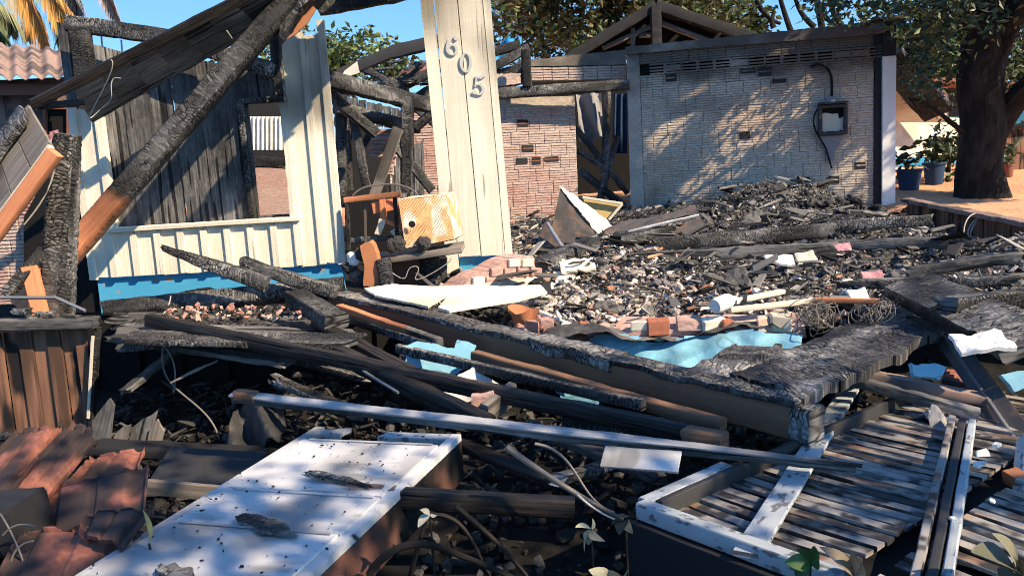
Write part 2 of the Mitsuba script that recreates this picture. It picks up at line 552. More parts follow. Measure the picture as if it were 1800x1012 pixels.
def rough_h(p, n, uv):
    return fbm(p.x * 30, p.y * 30, p.z * 30)


def ground_col(p, n, uv):
    a = fbm(p.x * 1.2, p.y * 1.2)
    b = noise(p.x * 25, p.y * 25)
    earth = mix((0.50, 0.24, 0.13), (0.58, 0.32, 0.19), a) * (0.8 + 0.35 * b)
    soot = mix((0.005, 0.005, 0.005), (0.022, 0.020, 0.018), a * b)
    far = smoothstep(4.9, 5.4, p.x + 0.5 * (a - 0.5)) * smoothstep(6, 8, p.y)
    return mix(soot, earth, dr.maximum(far, smoothstep(13.8, 15, p.y)))


def tile_col(p, n, uv):
    a = fbm(uv.x * 5, uv.y * 5)
    b = noise(uv.x * 60, uv.y * 60)
    v = mix((0.20, 0.075, 0.055), (0.31, 0.125, 0.09), b)
    return mix(v, (0.03, 0.026, 0.026), smoothstep(0.26, 0.56, a) * 0.95)


def metal_col(p, n, uv):
    a = fbm(uv.x * 3, uv.y * 6)
    b = fbm(uv.x * 14, uv.y * 14)
    v = mix((0.38, 0.355, 0.33), (0.15, 0.14, 0.13), a)
    v = mix(v, (0.035, 0.033, 0.032), smoothstep(0.46, 0.62, b * 0.55 + a * 0.5))
    return mix(v, (0.30, 0.17, 0.10), smoothstep(0.62, 0.75, fbm(uv.x * 7 + 9, uv.y * 7)) * 0.5)


def sheetmetal_col(p, n, uv):
    a = fbm(uv.x * 4, uv.y * 4)
    v = mix((0.13, 0.115, 0.105), (0.055, 0.05, 0.047), a)
    v = mix(v, (0.20, 0.12, 0.08), smoothstep(0.55, 0.7, fbm(uv.x * 9 + 9, uv.y * 9)) * 0.6)
    return v


def plaster_col(p, n, uv):
    a = fbm(p.x * 2.5, p.y * 2.5, p.z * 2.5)
    v = mix((0.76, 0.71, 0.60), (0.58, 0.50, 0.39), smoothstep(0.42, 0.72, a))
    return v * (0.88 + 0.2 * noise(p.x * 40, p.y * 40, p.z * 40))


def bark_col(p, n, uv):
    a = fbm(uv.x * 5, uv.y * 16)
    return mix((0.008, 0.0065, 0.0055), (0.038, 0.031, 0.025), a * a * 1.4)


def bark_h(p, n, uv):
    return fbm(uv.x * 9, uv.y * 26)


def tiger_col(p, n, uv):
    u, v = uv.x, uv.y
    w = fbm(u * 9, v * 9)
    s = dr.sin((u * 0.75 + v * 0.75 * dr.sign(noise(u * 3.1, v * 2.0 + 4) - 0.5)) * 330 + w * 15)
    base = mix((0.72, 0.65, 0.53), (0.72, 0.30, 0.10), smoothstep(0.42, 0.62, fbm(u * 9 + 3, v * 8)) * 0.85)
    return mix(base, (0.26, 0.15, 0.09), smoothstep(0.3, 0.9, s) * smoothstep(0.30, 0.5, noise(u * 20, v * 20 + 7)))


def fence_col(p, n, uv):
    g = noise(uv.x * 3, uv.y * 60)
    a = fbm(uv.x * 2, uv.y * 5)
    v = mix((0.08, 0.045, 0.03), (0.24, 0.125, 0.08), smoothstep(0.3, 0.75, a * 0.7 + g * 0.4))
    return mix(v, (0.012, 0.011, 0.011), smoothstep(0.52, 0.70, fbm(uv.x * 3 + 4, uv.y * 7)))


def painted_col(p, n, uv):
    a = fbm(uv.x * 4, uv.y * 10)
    v = mix((0.44, 0.48, 0.51), (0.28, 0.32, 0.35), a)
    v = mix(v, (0.10, 0.10, 0.10), 0.85 * smoothstep(0.60, 0.74, fbm(uv.x * 26, uv.y * 44)))
    return v


mat('char', char_col, 0.5, char_h, 0.008, specular=0.35)
mat('char_board', charboard_col, 0.6, charboard_h, 0.005)
mat('burnt_orange', burnt((0.68, 0.29, 0.145), (0.42, 0.14, 0.07)), 0.65, burnt_h, 0.008)
mat('burnt_brown', burnt((0.22, 0.125, 0.075), (0.12, 0.065, 0.04)), 0.65, burnt_h, 0.008)
mat('burnt_white', burnt((0.44, 0.45, 0.47), (0.16, 0.165, 0.175)), 0.55, burnt_h, 0.005)
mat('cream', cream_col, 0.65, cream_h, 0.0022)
mat('grey_wood', lambda p, n, uv: mix((0.13, 0.115, 0.10), (0.27, 0.24, 0.21), noise(uv.x * 4, uv.y * 90)) * (1 - 0.6 * smoothstep(0.45, 0.7, fbm(uv.x * 2, uv.y * 6))), 0.75)
mat('white', white_col, 0.32, specular=0.5)
mat('painted', painted_col, 0.5)
mat('blue', blue_col, 0.6)
mat('old_blue', oldblue_col, 0.75, rough_h, 0.003)
mat('brick', brick_col, 0.85, brick_h, 0.004)
mat('grey_brick', greybrick_col, 0.85, brick_h, 0.004)
mat('mortar', mortar_col, 0.9, rough_h, 0.008)
mat('ground_earth', ground_col, 0.95, rough_h, 0.015)
mat('tile', tile_col, 0.75)
mat('metal', metal_col, 0.55)
mat('sheet_metal', sheetmetal_col, 0.5)
mat('plaster', plaster_col, 0.85)
mat('bark', bark_col, 0.9, bark_h, 0.02)
mat('tiger', tiger_col, 0.8)
mat('fence', fence_col, 0.75)
mat('pieces', {'type': 'mesh_attribute', 'name': 'vertex_color'}, 0.7)
mat('shade_soot_side', lambda p, n, uv: mix((0.15, 0.07, 0.05), (0.015, 0.013, 0.012), smoothstep(0.38, 0.62, fbm(uv.x * 4, uv.y * 3))), 0.7)  # brown side darkened for dappled shade, soot patches mixed in
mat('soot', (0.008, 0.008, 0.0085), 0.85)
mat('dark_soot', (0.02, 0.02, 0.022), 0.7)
mat('dark_grey', (0.04, 0.04, 0.042), 0.6)
mat('wire', (0.17, 0.155, 0.14), 0.5)
mat('red_brick', lambda p, n, uv: mix((0.36, 0.13, 0.08), (0.22, 0.09, 0.06), noise(p.x * 40, p.y * 40, p.z * 40)), 0.9)
mat('char_rock', lambda p, n, uv: mi.Color3f(0.010 + 0.20 * fbm(p.x * 6, p.y * 6, p.z * 6) ** 3 * (.4 + noise(p.x * 50, p.y * 50, p.z * 50))), 0.7, rough_h, 0.02)
mat('pale_wire', (0.40, 0.37, 0.33), 0.5)
mat('steel', (0.42, 0.42, 0.43), 0.35, metallic=0.7)
mat('white_plain', (0.74, 0.74, 0.72), 0.6)
mat('cream_plain', (0.62, 0.56, 0.45), 0.8)
mat('pink_brown', lambda p, n, uv: mix((0.25, 0.175, 0.15), (0.08, 0.065, 0.06), smoothstep(.35, .7, fbm(uv.x * 5, uv.y * 5))), 0.8)
mat('black_wood', lambda p, n, uv: mix((0.006, 0.006, 0.006), (0.06, 0.05, 0.045), noise(uv.x * 5, uv.y * 130) * fbm(uv.x * 3, uv.y * 7)), 0.5, charboard_h, 0.004)
mat('blue_plain', (0.03, 0.26, 0.52), 0.6)
mat('cyan_plain', (0.12, 0.50, 0.66), 0.6)
mat('navy', (0.02, 0.05, 0.11), 0.7)
mat('orange_wood', (0.42, 0.17, 0.08), 0.7)
mat('brown_panel', (0.22, 0.09, 0.06), 0.6)
mat('digit_metal', (0.50, 0.50, 0.49), 0.45)
mat('yellow_board', (0.55, 0.40, 0.17), 0.7)
mat('cloth', (0.24, 0.24, 0.25), 0.9)
mat('pink', (0.50, 0.24, 0.27), 0.8)
scene['leaf'] = {'type': 'twosided', 'bsdf': {'type': 'principled', 'base_color': {'type': 'mesh_attribute', 'name': 'vertex_color'}, 'roughness': 0.45, 'specular': 0.4}}
scene['thin_leaf'] = {'type': 'principledthin', 'base_color': {'type': 'mesh_attribute', 'name': 'vertex_color'}, 'roughness': 0.45, 'diff_trans': 0.7, 'spec_trans': 0.0}
# ------------------------------------------------------------------ ground and terrain
def sstep(a, b, x):
    t = np.clip((x - a) / (b - a), 0, 1)
    return t * t * (3 - 2 * t)


def ground_z(x, y):
    """front yard at -0.5, the house plot at -0.03, the far yard at 0.1"""
    edge = np.where(x < -0.7, 7.35, 5.35) * 1.0
    hi = sstep(edge - 0.12, edge + 0.1, y)
    far = sstep(5.3, 5.6, x) * sstep(6, 8, y) + sstep(14.0, 15, y)
    z = -0.5 + 0.47 * hi
    z = z * (1 - np.clip(far, 0, 1)) + (0.12 + np.interp(y, [12.3, 16, 40], [0, .40, .6])) * np.clip(far, 0, 1)
    return z


gx = np.unique(np.concatenate([np.linspace(-260, -8, 16), np.linspace(-8, 12, 161), np.linspace(12, 260, 16)]))
gy = np.unique(np.concatenate([np.linspace(-60, 0, 12), np.linspace(0, 18, 151), np.linspace(18, 400, 24)]))
GX, GY = np.meshgrid(gx, gy, indexing='ij')
GZ = ground_z(GX, GY)
q = np.stack([GX.ravel(), GY.ravel(), GX.ravel() * 0], -1)
near = ((np.abs(GX) < 14) & (GY > -1) & (GY < 19)).ravel()
GZ = GZ.ravel() + near * (0.06 * (meshkit.fbm(q * 2.5, 4, 3) - 0.5))
i, j = np.meshgrid(np.arange(len(gx) - 1), np.arange(len(gy) - 1), indexing='ij')
m_ = len(gy)
f = np.stack([i * m_ + j, (i + 1) * m_ + j, (i + 1) * m_ + j + 1, i * m_ + j + 1], -1).reshape(-1, 4)
single('ground', (np.column_stack([q[:, :2], GZ]), np.vstack([f[:, [0, 1, 2]], f[:, [0, 2, 3]]])), 'ground_earth',
       'sooty black soil of the burnt plot turning to orange earth under the tree', kind='structure', smooth=True)

# ------------------------------------------------------------------ house front plane
HL, HR = Z(160, 490, 0.3), Z(900, 443, 0.3)
HP = Plane(HL, HR)          # s along the front to the right, t = height above 0.3


def hs(px, py):
    return HP.px(px, py)[0]


def vboard(parent, name, s0, s1, t0, t1, off, thick, m, jag=0.0, lean=0.0, label=None, top=None, **k):
    """An upright board on the front plane from t0 to t1; off is its front face."""
    top = top or (t1, t1)
    pts = [(s0, t0), (s1, t0), (s1 + lean * (top[1] - t0), top[1]), (s0 + lean * (top[0] - t0), top[0])]
    g = slab(HP, pts, thick, off, grain=math.pi / 2, jag=jag, step=0.03)
    return gpart(parent, name, g, m, smooth=False, label=label)


sill_t = HP.px(350, 395)[1]
S = [hs(162, 488), hs(205, 403), hs(512, 383), hs(606, 470)]
fw = thing('front_wall', 'cream board and batten house wall with an empty window frame, blue painted footing below', 'wall')
# boards under the sill
bw = 0.2
edges = [S[0]]
while edges[-1] < S[3] - 0.12:
    edges.append(min(edges[-1] + bw, S[3]))
edges[-1] = S[3]
top_left = HP.px(128, 190)[1]
for k in range(len(edges) - 1):
    a, b = edges[k], edges[k + 1]
    if b <= S[1] + 0.03:
        t1 = top_left + rng.uniform(-.05, .25)
    elif a >= S[2] - 0.03:
        t1 = HP.px(530, 45)[1] - 0.02 + rng.uniform(-.1, .03)
    else:
        t1 = sill_t - 0.02
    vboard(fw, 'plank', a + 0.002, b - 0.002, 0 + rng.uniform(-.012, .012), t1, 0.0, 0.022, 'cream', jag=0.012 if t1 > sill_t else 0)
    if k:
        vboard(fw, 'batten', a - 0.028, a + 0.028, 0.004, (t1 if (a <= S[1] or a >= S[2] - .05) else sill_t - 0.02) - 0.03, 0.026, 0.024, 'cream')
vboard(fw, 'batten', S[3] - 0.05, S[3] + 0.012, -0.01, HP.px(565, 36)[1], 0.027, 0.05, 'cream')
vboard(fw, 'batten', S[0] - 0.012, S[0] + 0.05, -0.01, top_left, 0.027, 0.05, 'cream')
# window frame
tt = HP.px(190, 205)[1]
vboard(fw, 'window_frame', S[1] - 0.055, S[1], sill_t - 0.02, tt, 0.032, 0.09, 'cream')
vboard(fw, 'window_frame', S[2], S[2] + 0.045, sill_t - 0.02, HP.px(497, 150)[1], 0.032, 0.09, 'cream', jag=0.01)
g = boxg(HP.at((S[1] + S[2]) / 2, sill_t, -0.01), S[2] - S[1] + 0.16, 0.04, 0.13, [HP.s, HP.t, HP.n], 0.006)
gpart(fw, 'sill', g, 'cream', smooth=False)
# footing, blue paint with a ragged lower edge left by the fire
gpart(fw, 'footing', slab(HP, [(S[0] + 0.02, -0.36), (S[3] - 0.03, -0.36), (S[3] - 0.03, -0.012), (S[0] + 0.02, -0.012)], 0.12, -0.045), 'blue', smooth=False,
      label='bright blue painted footing strip under the cream boards')
gpart(fw, 'splash_course', slab(HP, [(S[0] + 0.55, -0.36), (S[3] - .02, -0.36), (S[3] - .02, -0.15), (S[3] - 0.6, -0.14), (S[3] - 1.0, -0.17), (S[0] + 0.9, -0.145), (S[0] + 0.55, -0.2)], 0.03, -0.012, jag=0.03), 'dark_soot', smooth=False)

# ------------------------------------------------------------------ charred boards behind the window and above
cw = thing('charred_plank_wall', 'blackened upright plank wall filling the window frame and rising above it', 'wall')
s, k = hs(120, 190) - 0.05, 0
op = (HP.px(436, 300, -.1)[0], HP.px(500, 300, -.1)[0])
op_t = (HP.px(440, 376, -.1)[1], HP.px(440, 178, -.1)[1])
prof_px = [(110, 33), (130, 40), (300, 82), (330, 96), (440, 118), (492, 128)]
prof = np.array([HP.px(a, b, -.1) for a, b in prof_px])
send = HP.px(508, 250, -.1)[0]
gapped = False
while s < send:
    w = rng.uniform(0.16, 0.25)
    e = min(s + w, send)
    if abs(s - hs(326, 300)) < 0.11 and not gapped:
        s += 0.014
        gapped = True
    t1 = [np.interp(x, prof[:, 0], prof[:, 1]) - 0.02 + rng.uniform(-.02, .01) for x in (s, e)]
    slot = HP.px(165, 62, -.1)[0] < (s + e) / 2 < HP.px(268, 80, -.1)[0]
    if slot:
        t1 = [x - 0.12 for x in t1]
    lean = 0
    o = -0.10 - .013 * (len(scene) % 2) - rng.uniform(0, .004)
    b0 = sill_t - 0.1 if s > S[1] - 0.1 else 0.5
    if s > op[0] - 0.12 and s < op[1] - 0.02:
        vboard(cw, 'plank', s, e, op_t[1], t1[0], o, 0.025, 'char_board', top=t1, jag=0.006)
        vboard(cw, 'plank', s, e, b0, op_t[0] - 0.02, o, 0.025, 'char_board')
    else:
        vboard(cw, 'plank', s, e, b0, t1[0], o, 0.025, 'char_board', lean=lean, top=t1, jag=0.006)
    s = e + rng.uniform(-0.004, 0.001)
for a, b, d in (((112, 40), (300, 66), 7.25), ((296, 66), (492, 128), 7.28)):
    gpart(cw, 'top_plate', beam(P(*a, d), P(*b, d), 0.10, 0.13, rough=0.008, rag=(.06, .06)), 'char')
gpart(cw, 'corner_post', beam(P(140, 45, 7.2), P(158, 190, 7.2), 0.15, 0.12, up=HP.n, rough=0.01, rag=(.1, 0)), 'burnt_brown', label='corner post split by fire, raw wood on one edge')
for x in (178, 213, 245):
    gpart(cw, 'splinter', beam(P(x, 62 + (x - 178) * .25, 7.32), P(x + 2, 84 + (x - 178) * .25, 7.32), 0.018, 0.01, cell=.05), 'white_plain')
gpart(cw, 'opening_trim', beam(HP.at(op[0], op_t[0], -.08), HP.at(op[0], op_t[1], -.08), 0.05, 0.06, up=HP.n, rough=.004), 'char')
gpart(cw, 'opening_trim', beam(HP.at(op[0], op_t[1], -.08), HP.at(op[1], op_t[1], -.08), 0.05, 0.06, up=HP.n, rough=.004), 'char')

# things seen through the opening and the plank gap: pale curtain scrap, broken brick pier
g = sheet(P(436, 272, 9.2), P(498, 272, 9.2), P(498, 205, 9.2), P(436, 205, 9.2), 60, 8, lambda u, v: 0.025 * np.sin(u * 50), mask=lambda u, v: v > 0.10 + 0.07 * np.abs(np.sin(u * 9)))
gsingle('corrugated_sheet', g, 'white_plain', 'scorched white corrugated sheet seen through the burnt window opening', 'sheet', smooth=True)
gsingle('gap_light', beam(P(326, 352, 8.0), P(324, 190, 8.0), 0.16, 0.02, up=HP.n, cell=.2), 'white_plain', 'white upright strip standing in for light through the gap between charred planks', 'lath')  # white strip set behind the gap in place of light coming through


rb = Plane(P(400, 420, 10.9), P(600, 415, 10.9))
rw = thing('rear_room_wall', 'shaded rear room wall with a patch of brick seen through the burnt window opening', 'wall')
gpart(rw, 'dark_backing', slab(rb, [rb.px(380, 480), rb.px(575, 470), rb.px(575, 150), rb.px(380, 130)], .05, 0), 'dark_soot', smooth=False)  # dark slab added so the opening reads as a dim room
gpart(rw, 'brick_pier', slab(rb, [rb.px(452, 470), rb.px(520, 470), rb.px(520, 296), rb.px(452, 290)], .1, .25, jag=.03), 'brick', smooth=False)
gpart(rw, 'charred_rail', beam(P(430, 282, 10.2), P(505, 288, 10.2), .1, .14, rough=.02, cell=.05), 'char')

# ------------------------------------------------------------------ hollow brick masonry
def brick_proto(w, h, d, grooves, seed):
    """a hollow clay block on its side: horizontal grooves on the face"""
    r = np.random.default_rng(seed)
    ys = [-h / 2]
    prof = [(-h / 2, -0.004)]
    p = h / grooves
    for k in range(grooves):
        a = -h / 2 + k * p
        z = r.uniform(-.004, .003)
        prof += [(a + p * 0.16, z), (a + p * 0.72, z), (a + p * 0.82, -0.018), (a + p * 1.0, -0.018)]
    prof = prof[:-1]
    prof[-1] = (h / 2, -0.005)
    n = len(prof)
    xs = [-w / 2, -w / 2 + 0.006, w / 2 - 0.006, w / 2]
    v = []
    for x in xs:
        for (yy, zz) in prof:
            e = -0.010 if x in (xs[0], xs[-1]) else 0
            v.append((x, zz + e + r.uniform(-.0015, .0015), yy))
    for x in (xs[0], xs[-1]):
        v += [(x, -d, -h / 2), (x, -d, h / 2)]
    f = []
    for a in range(3):
        for b in range(n - 1):
            f += [(a * n + b, (a + 1) * n + b, (a + 1) * n + b + 1), (a * n + b, (a + 1) * n + b + 1, a * n + b + 1)]
    B = 4 * n
    f += [(n - 1, 3 * n + n - 1, B + 3), (n - 1, B + 3, B + 1), (0, B, B + 2), (0, B + 2, 3 * n)]
    for b in range(n - 1):
        f += [(b, b + 1, B), (3 * n + b, B + 2, 3 * n + b + 1)]
    f += [(n - 1, B + 1, B), (4 * n - 1, B + 2, B + 3)]
    v = np.array(v) * [1, -1, 1]
    return v, np.array(f)


def masonry(parent, plane, s0, s1, t0, t1, bw, bh, m, grooves=7, missing=(), skip=None, thick=0.12, name='brick', core='mortar', jitter=0.004):
    """courses of separate blocks in front of a mortar core"""
    protos = [mikit.ply(brick_proto(bw - 0.006, bh - 0.008, 0.05, grooves, k), m) for k in range(4)]
    M = np.eye(4)
    M[:3, 0], M[:3, 1], M[:3, 2] = plane.s, -plane.n, plane.t
    rows = int(round((t1 - t0) / bh))
    n = 0
    for r in range(rows):
        x = s0 - rng.uniform(.1, .9) * bw
        while x < s1 - 0.02:
            bwr = bw * rng.choice([1, 1, 1, 1.12, .85, .6])
            a, b = max(x, s0), min(x + bwr, s1)
            c = ((a + b) / 2, t0 + (r + .5) * bh)
            x += bwr
            if b - a < bw * 0.2 or (skip and skip(*c)):
                continue
            gone = rng.random() < missing_p(missing, c)
            if gone:
                cf = rng.uniform(.35, .8)
                part(parent, name, protos[rng.integers(0, 4)], None, to_world=T((lambda A: (A.__setitem__((slice(0, 3), 3), plane.at(c[0], c[1], .001)), A)[1])(M @ np.diag([(b - a) / bw, 1, 1, 1.0])).tolist()))
                g = boxg(plane.at(c[0], c[1] + (.5 - cf / 2) * bh * .9, .002), (b - a) * rng.uniform(.6, .95), bh * cf * .9, .012, [plane.s, plane.t, plane.n])
                gpart(parent, 'dark_plate', g, 'dark_soot', smooth=False)  # dark plate on the face stands in for the shade inside a broken block
                wb = Geo()
                for yy in (.45 - cf * .45, .47):
                    if rng.random() < .75:
                        wb = wb + boxg(plane.at(c[0] + rng.normal(0, .01), c[1] + yy * bh, .006), (b - a) * rng.uniform(.5, .95), .014, .016, [plane.s, plane.t, plane.n])
                if len(wb.v):
                    gpart(parent, 'broken_brick', wb, 'red_brick' if m == 'brick' else m, smooth=False)
                continue
            M_ = M.copy()
            R = np.eye(4)
            R[:3, :3] = rot(plane.n, rng.normal(0, 0.5)) @ rot([0, 0, 1], rng.normal(0, 0.7))
            Q = R @ M_ @ np.diag([(b - a) / bw, 1, 1, 1.0])
            Q[:3, 3] = plane.at(c[0], c[1] + rng.normal(0, .002), abs(rng.normal(0, jitter)))
            part(parent, name, protos[rng.integers(0, 4)], None, to_world=T(Q.tolist()))
            n += 1
    if core:
        g = slab(plane, [(s0, t0), (s1, t0), (s1, t1), (s0, t1)], thick, -0.0165)
        gpart(parent, 'mortar', g, core, smooth=False)
    return n


def missing_p(missing, c):
    p = 0.01
    for (a, b, r, q) in missing:
        if abs(c[0] - a) < r and abs(c[1] - b) < r * .7:
            p = max(p, q)
    return p


# right wall
RL, RR = P(1110, 372, 13.3), P(1550, 342, 12.6)
RL[2] -= 0.15
RR[2] = RL[2]
RP = Plane(RL, RR)
bw_ = thing('brick_wall', 'long dappled wall of grooved grey clay blocks with a concrete ledge and burnt top course', 'wall')
e = [RP.px(1131, 300)[0], RP.px(1536, 250)[0]]
ttop = RP.px(1300, 118)[1]
ROWH = 0.183
nr = int(ttop / ROWH)
nb = masonry(bw_, RP, e[0], e[1], 0, nr * ROWH, 0.245, ROWH, 'grey_brick', 5, missing=((RP.px(1290, 155)[0], RP.px(1290, 155)[1], .2, .6), (RP.px(1180, 150)[0], RP.px(1180, 150)[1], .2, .5), (RP.px(1370, 152)[0], RP.px(1370, 152)[1], .2, .6), (RP.px(1330, 140)[0], RP.px(1330, 140)[1], .15, .5)))
# top course of broken blocks with open cells
t_a = nr * ROWH
x = e[0] + 0.15
while x < e[1] - 0.05:
    w = 0.215
    c = RP.at(x + w / 2, t_a + 0.09, -0.05)
    hol = [boxg(RP.at(x + w / 2, t_a + yy, -0.055), w, 0.022, 0.16, [RP.s, RP.t, RP.n]) for yy in (0.012, 0.055, 0.10, 0.15)]
    if rng.random() < .35:
        hol.append(boxg(RP.at(x + w / 2, t_a + 0.08, -0.035), w * .96, 0.09, 0.12, [RP.s, RP.t, RP.n]))
    g = hol[0]
    for hh in hol[1:]:
        g = g + hh
    gpart(bw_, 'broken_block', g, 'grey_brick', smooth=False)
    gpart(bw_, 'joint', boxg(RP.at(x + w + 0.012, t_a + 0.085, -0.045), rng.uniform(.02, .05), 0.18 + rng.uniform(-.03, .01), 0.13, [RP.s, RP.t, RP.n], .008), 'grey_brick', smooth=False)
    x += w + 0.026
gpart(bw_, 'recess', slab(RP, [(e[0], t_a), (e[1], t_a), (e[1], t_a + 0.18), (e[0], t_a + 0.18)], 0.1, -0.10), 'soot', smooth=False)
t_b = t_a + 0.17
nb2 = masonry(bw_, RP, e[0], e[1], t_b, t_b + 0.18, 0.245, 0.18, 'grey_brick', 5)
t_c = t_b + 0.18
RB = [RP.px(1100, 86)[0], RP.px(1566, 60)[0]]
zt = RP.px(1566, 36)[1]
zl = RP.px(1100, 84)[1]
gpart(bw_, 'concrete_ledge', slab(RP, [(RB[0], t_c - 0.02), (RB[1], t_c - 0.02), (RB[1], zt), (RB[0], zl)], 0.16, 0.05, jag=0.012, step=.04), 'mortar', smooth=False, label='soot streaked concrete ledge along the wall top')
gpart(bw_, 'plaster_jamb', slab(RP, [(RP.px(1106, 300)[0], 0), (e[0] - .004, 0), (e[0] - .004, t_c - 0.02), (RP.px(1102, 120)[0], t_c - 0.02)], 0.14, 0.006), 'mortar', smooth=False)
gpart(bw_, 'dark_pilaster', slab(RP, [(e[1] + .004, 0), (RP.px(1549, 300)[0], 0), (RP.px(1549, 300)[0], t_c + .05), (e[1] + .004, t_c + 0.05)], 0.2, 0.025, jag=.02), 'dark_soot', smooth=False)
col = thing('white_column', 'smooth white painted column closing the right end of the block wall', 'column')
c0 = (RP.px(1548, 342)[0], RP.px(1571, 342)[0])
gpart(col, 'shaft', slab(RP, [(c0[0] + .003, -.3), (c0[1], -.3), (c0[1], RP.px(1560, 100)[1]), (c0[0] + .003, RP.px(1560, 100)[1])], 0.2, 0.09), 'white_plain', smooth=False)
gpart(col, 'scorched_head', slab(RP, [(c0[0] + .003, RP.px(1560, 100)[1] + .002), (c0[1], RP.px(1560, 100)[1] + .002), (c0[1], zt), (c0[0] + .003, zt)], 0.2, 0.088, jag=.008), 'dark_soot', smooth=False)

# lower left wall (warm bricks) and lintels
MP = Plane(P(700, 420, 12.9), P(1016, 400, 13.5))
MZ = MP.o[2]
mw = thing('pink_brick_wall', 'sunlit wall of warm pink grooved blocks left of the dark doorway', 'wall')
m0, m1 = MP.px(705, 300)[0], MP.px(1015, 300)[0]
mt = MP.px(950, 172)[1]
rows = int(mt / .19)
mt = rows * 0.19
nm = masonry(mw, MP, m0, m1, -0.2 + 0.01, mt, 0.25, 0.19, 'brick', 5, missing=((MP.px(930, 212)[0], MP.px(930, 212)[1], .14, .8), (MP.px(905, 280)[0], MP.px(905, 280)[1], .3, .35), (MP.px(960, 290)[0], MP.px(960, 290)[1], .2, .5)))
gpart(mw, 'top_band', slab(MP, [(MP.px(868, 170)[0], mt + .003), (m1, mt + .003), (m1, mt + 0.14), (MP.px(868, 170)[0], mt + 0.14)], 0.12, -0.004), 'mortar', smooth=False)
lt = thing('charred_lintel', 'charred horizontal lintel beam spanning the dark doorway', 'beam')
gpart(lt, 'beam', beam(P(862, 166, 13.0), P(1104, 149, 13.25), 0.16, 0.16, rough=0.012, rag=(.05, 0), cell=.05), 'char')
hd = thing('header_wall', 'short block wall above the doorway with a stained concrete cap', 'wall')
hp0, hp1 = MP.px(930, 140)[0], MP.px(1100, 130)[0]
tb = MP.px(1000, 141)[1]
masonry(hd, MP, hp0, hp1, tb, tb + 0.21, 0.235, 0.205, 'brick', 5, thick=.14)
gpart(hd, 'cap', slab(MP, [(hp0, tb + .214), (hp1, tb + .214), (hp1, MP.px(1100, 88)[1]), (hp0, MP.px(930, 106)[1])], 0.16, 0.02, jag=.01, step=.05), 'mortar', smooth=False)
gpart(hd, 'post', beam(P(927, 152, 13.0), P(924, 88, 13.0), 0.14, 0.14, up=[0, -1, 0], rough=.01), 'burnt_brown')
gpart(hd, 'side_course', slab(MP, [(MP.px(800, 150)[0], MP.px(800, 160)[1]), (hp0 - .12, tb - .03), (hp0 - .12, tb + .13), (MP.px(800, 150)[0], tb + .1)], 0.12, -0.05, jag=.02), 'brick', smooth=False)

# inside of the doorway
dk = thing('doorway_interior', 'dark burnt room behind the doorway with collapsed black rafters', 'room')
dp = Plane(P(1000, 380, 15.2), P(1115, 375, 15.2))
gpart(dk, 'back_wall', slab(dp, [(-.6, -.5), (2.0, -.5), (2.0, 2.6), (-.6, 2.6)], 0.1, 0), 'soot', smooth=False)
for a, b, w in (((1012, 225), (1104, 340), .10), ((1020, 300), (1100, 365), .12), ((1068, 160), (1062, 330), .1), ((1015, 265), (1070, 300), .08), ((1085, 240), (1050, 365), .09)):
    gpart(dk, 'rafter', beam(P(*a, 14.4), P(*b, 14.2), w, w, rough=.012, cell=.06), 'char')
g = sheet(P(1018, 250, 14.6), P(1066, 280, 14.6), P(1058, 162, 14.7), P(1012, 166, 14.7), 16, 20, lambda u, v: 0.12 * np.sin(u * 9 + v * 3), mask=lambda u, v: v > 0.5 * u - .1)
gpart(dk, 'curtain', g, 'cloth', label='pale singed curtain hanging in the doorway')
g = sheet(P(1076, 270, 14.5), P(1102, 270, 14.5), P(1102, 165, 14.5), P(1078, 165, 14.5), 12, 10, lambda u, v: 0.05 * np.sin(u * 14))
gpart(dk, 'blue_curtain', g, 'navy')

# gable of the burnt roof behind the wall
gb = thing('burnt_gable_roof', 'blackened gable roof frame standing behind the long block wall', 'roof')
A, Bp, C = P(1000, 98, 17), P(1152, 6, 17), P(1350, 72, 17)
for a, b in ((A, Bp), (Bp, C)):
    off = np.array([0, 0.9, 0])
    g = sheet(a, b, b + off, a + off, 24, 6, rough=0.06, thick=0.05, mask=lambda u, v: meshkit.noise(np.stack([u * 14, v * 5, u * 0], -1), 5) > 0.16)
    gpart(gb, 'roof_slope', g, 'dark_soot', smooth=False)
    gpart(gb, 'rafter', beam(a + [0, -.06, -.05], b + [0, -.06, -.05], 0.1, 0.2, up=[0, 0, 1], rough=.015, cell=.08), 'dark_soot')
gpart(gb, 'king_post', beam(P(1152, 12, 16.9), P(1154, 85, 16.9), 0.2, 0.16, up=[0, -1, 0], rough=.015), 'dark_soot')
gpl = Plane(P(1000, 100, 17.6), P(1350, 80, 17.6))
gpart(gb, 'gable_wall', slab(gpl, [gpl.px(1010, 105), gpl.px(1345, 85), gpl.px(1340, 75), gpl.px(1152, 15), gpl.px(1010, 96)], 0.1, 0), 'soot', smooth=False)
for a, b in (((1060, 85), (1150, 45)), ((1158, 40), (1260, 78)), ((1112, 50), (1112, 85)), ((1124, 62), (1148, 62))):
    gpart(gb, 'brace', beam(P(*a, 17.2), P(*b, 17.2), 0.09, 0.11, up=[0, -1, .1], rough=.01, cell=.08), 'grey_wood')
gpart(gb, 'floor_plate', beam(P(1000, 104, 16.9), P(1350, 82, 16.9), 0.16, 0.14, rough=.01, cell=.1), 'char')
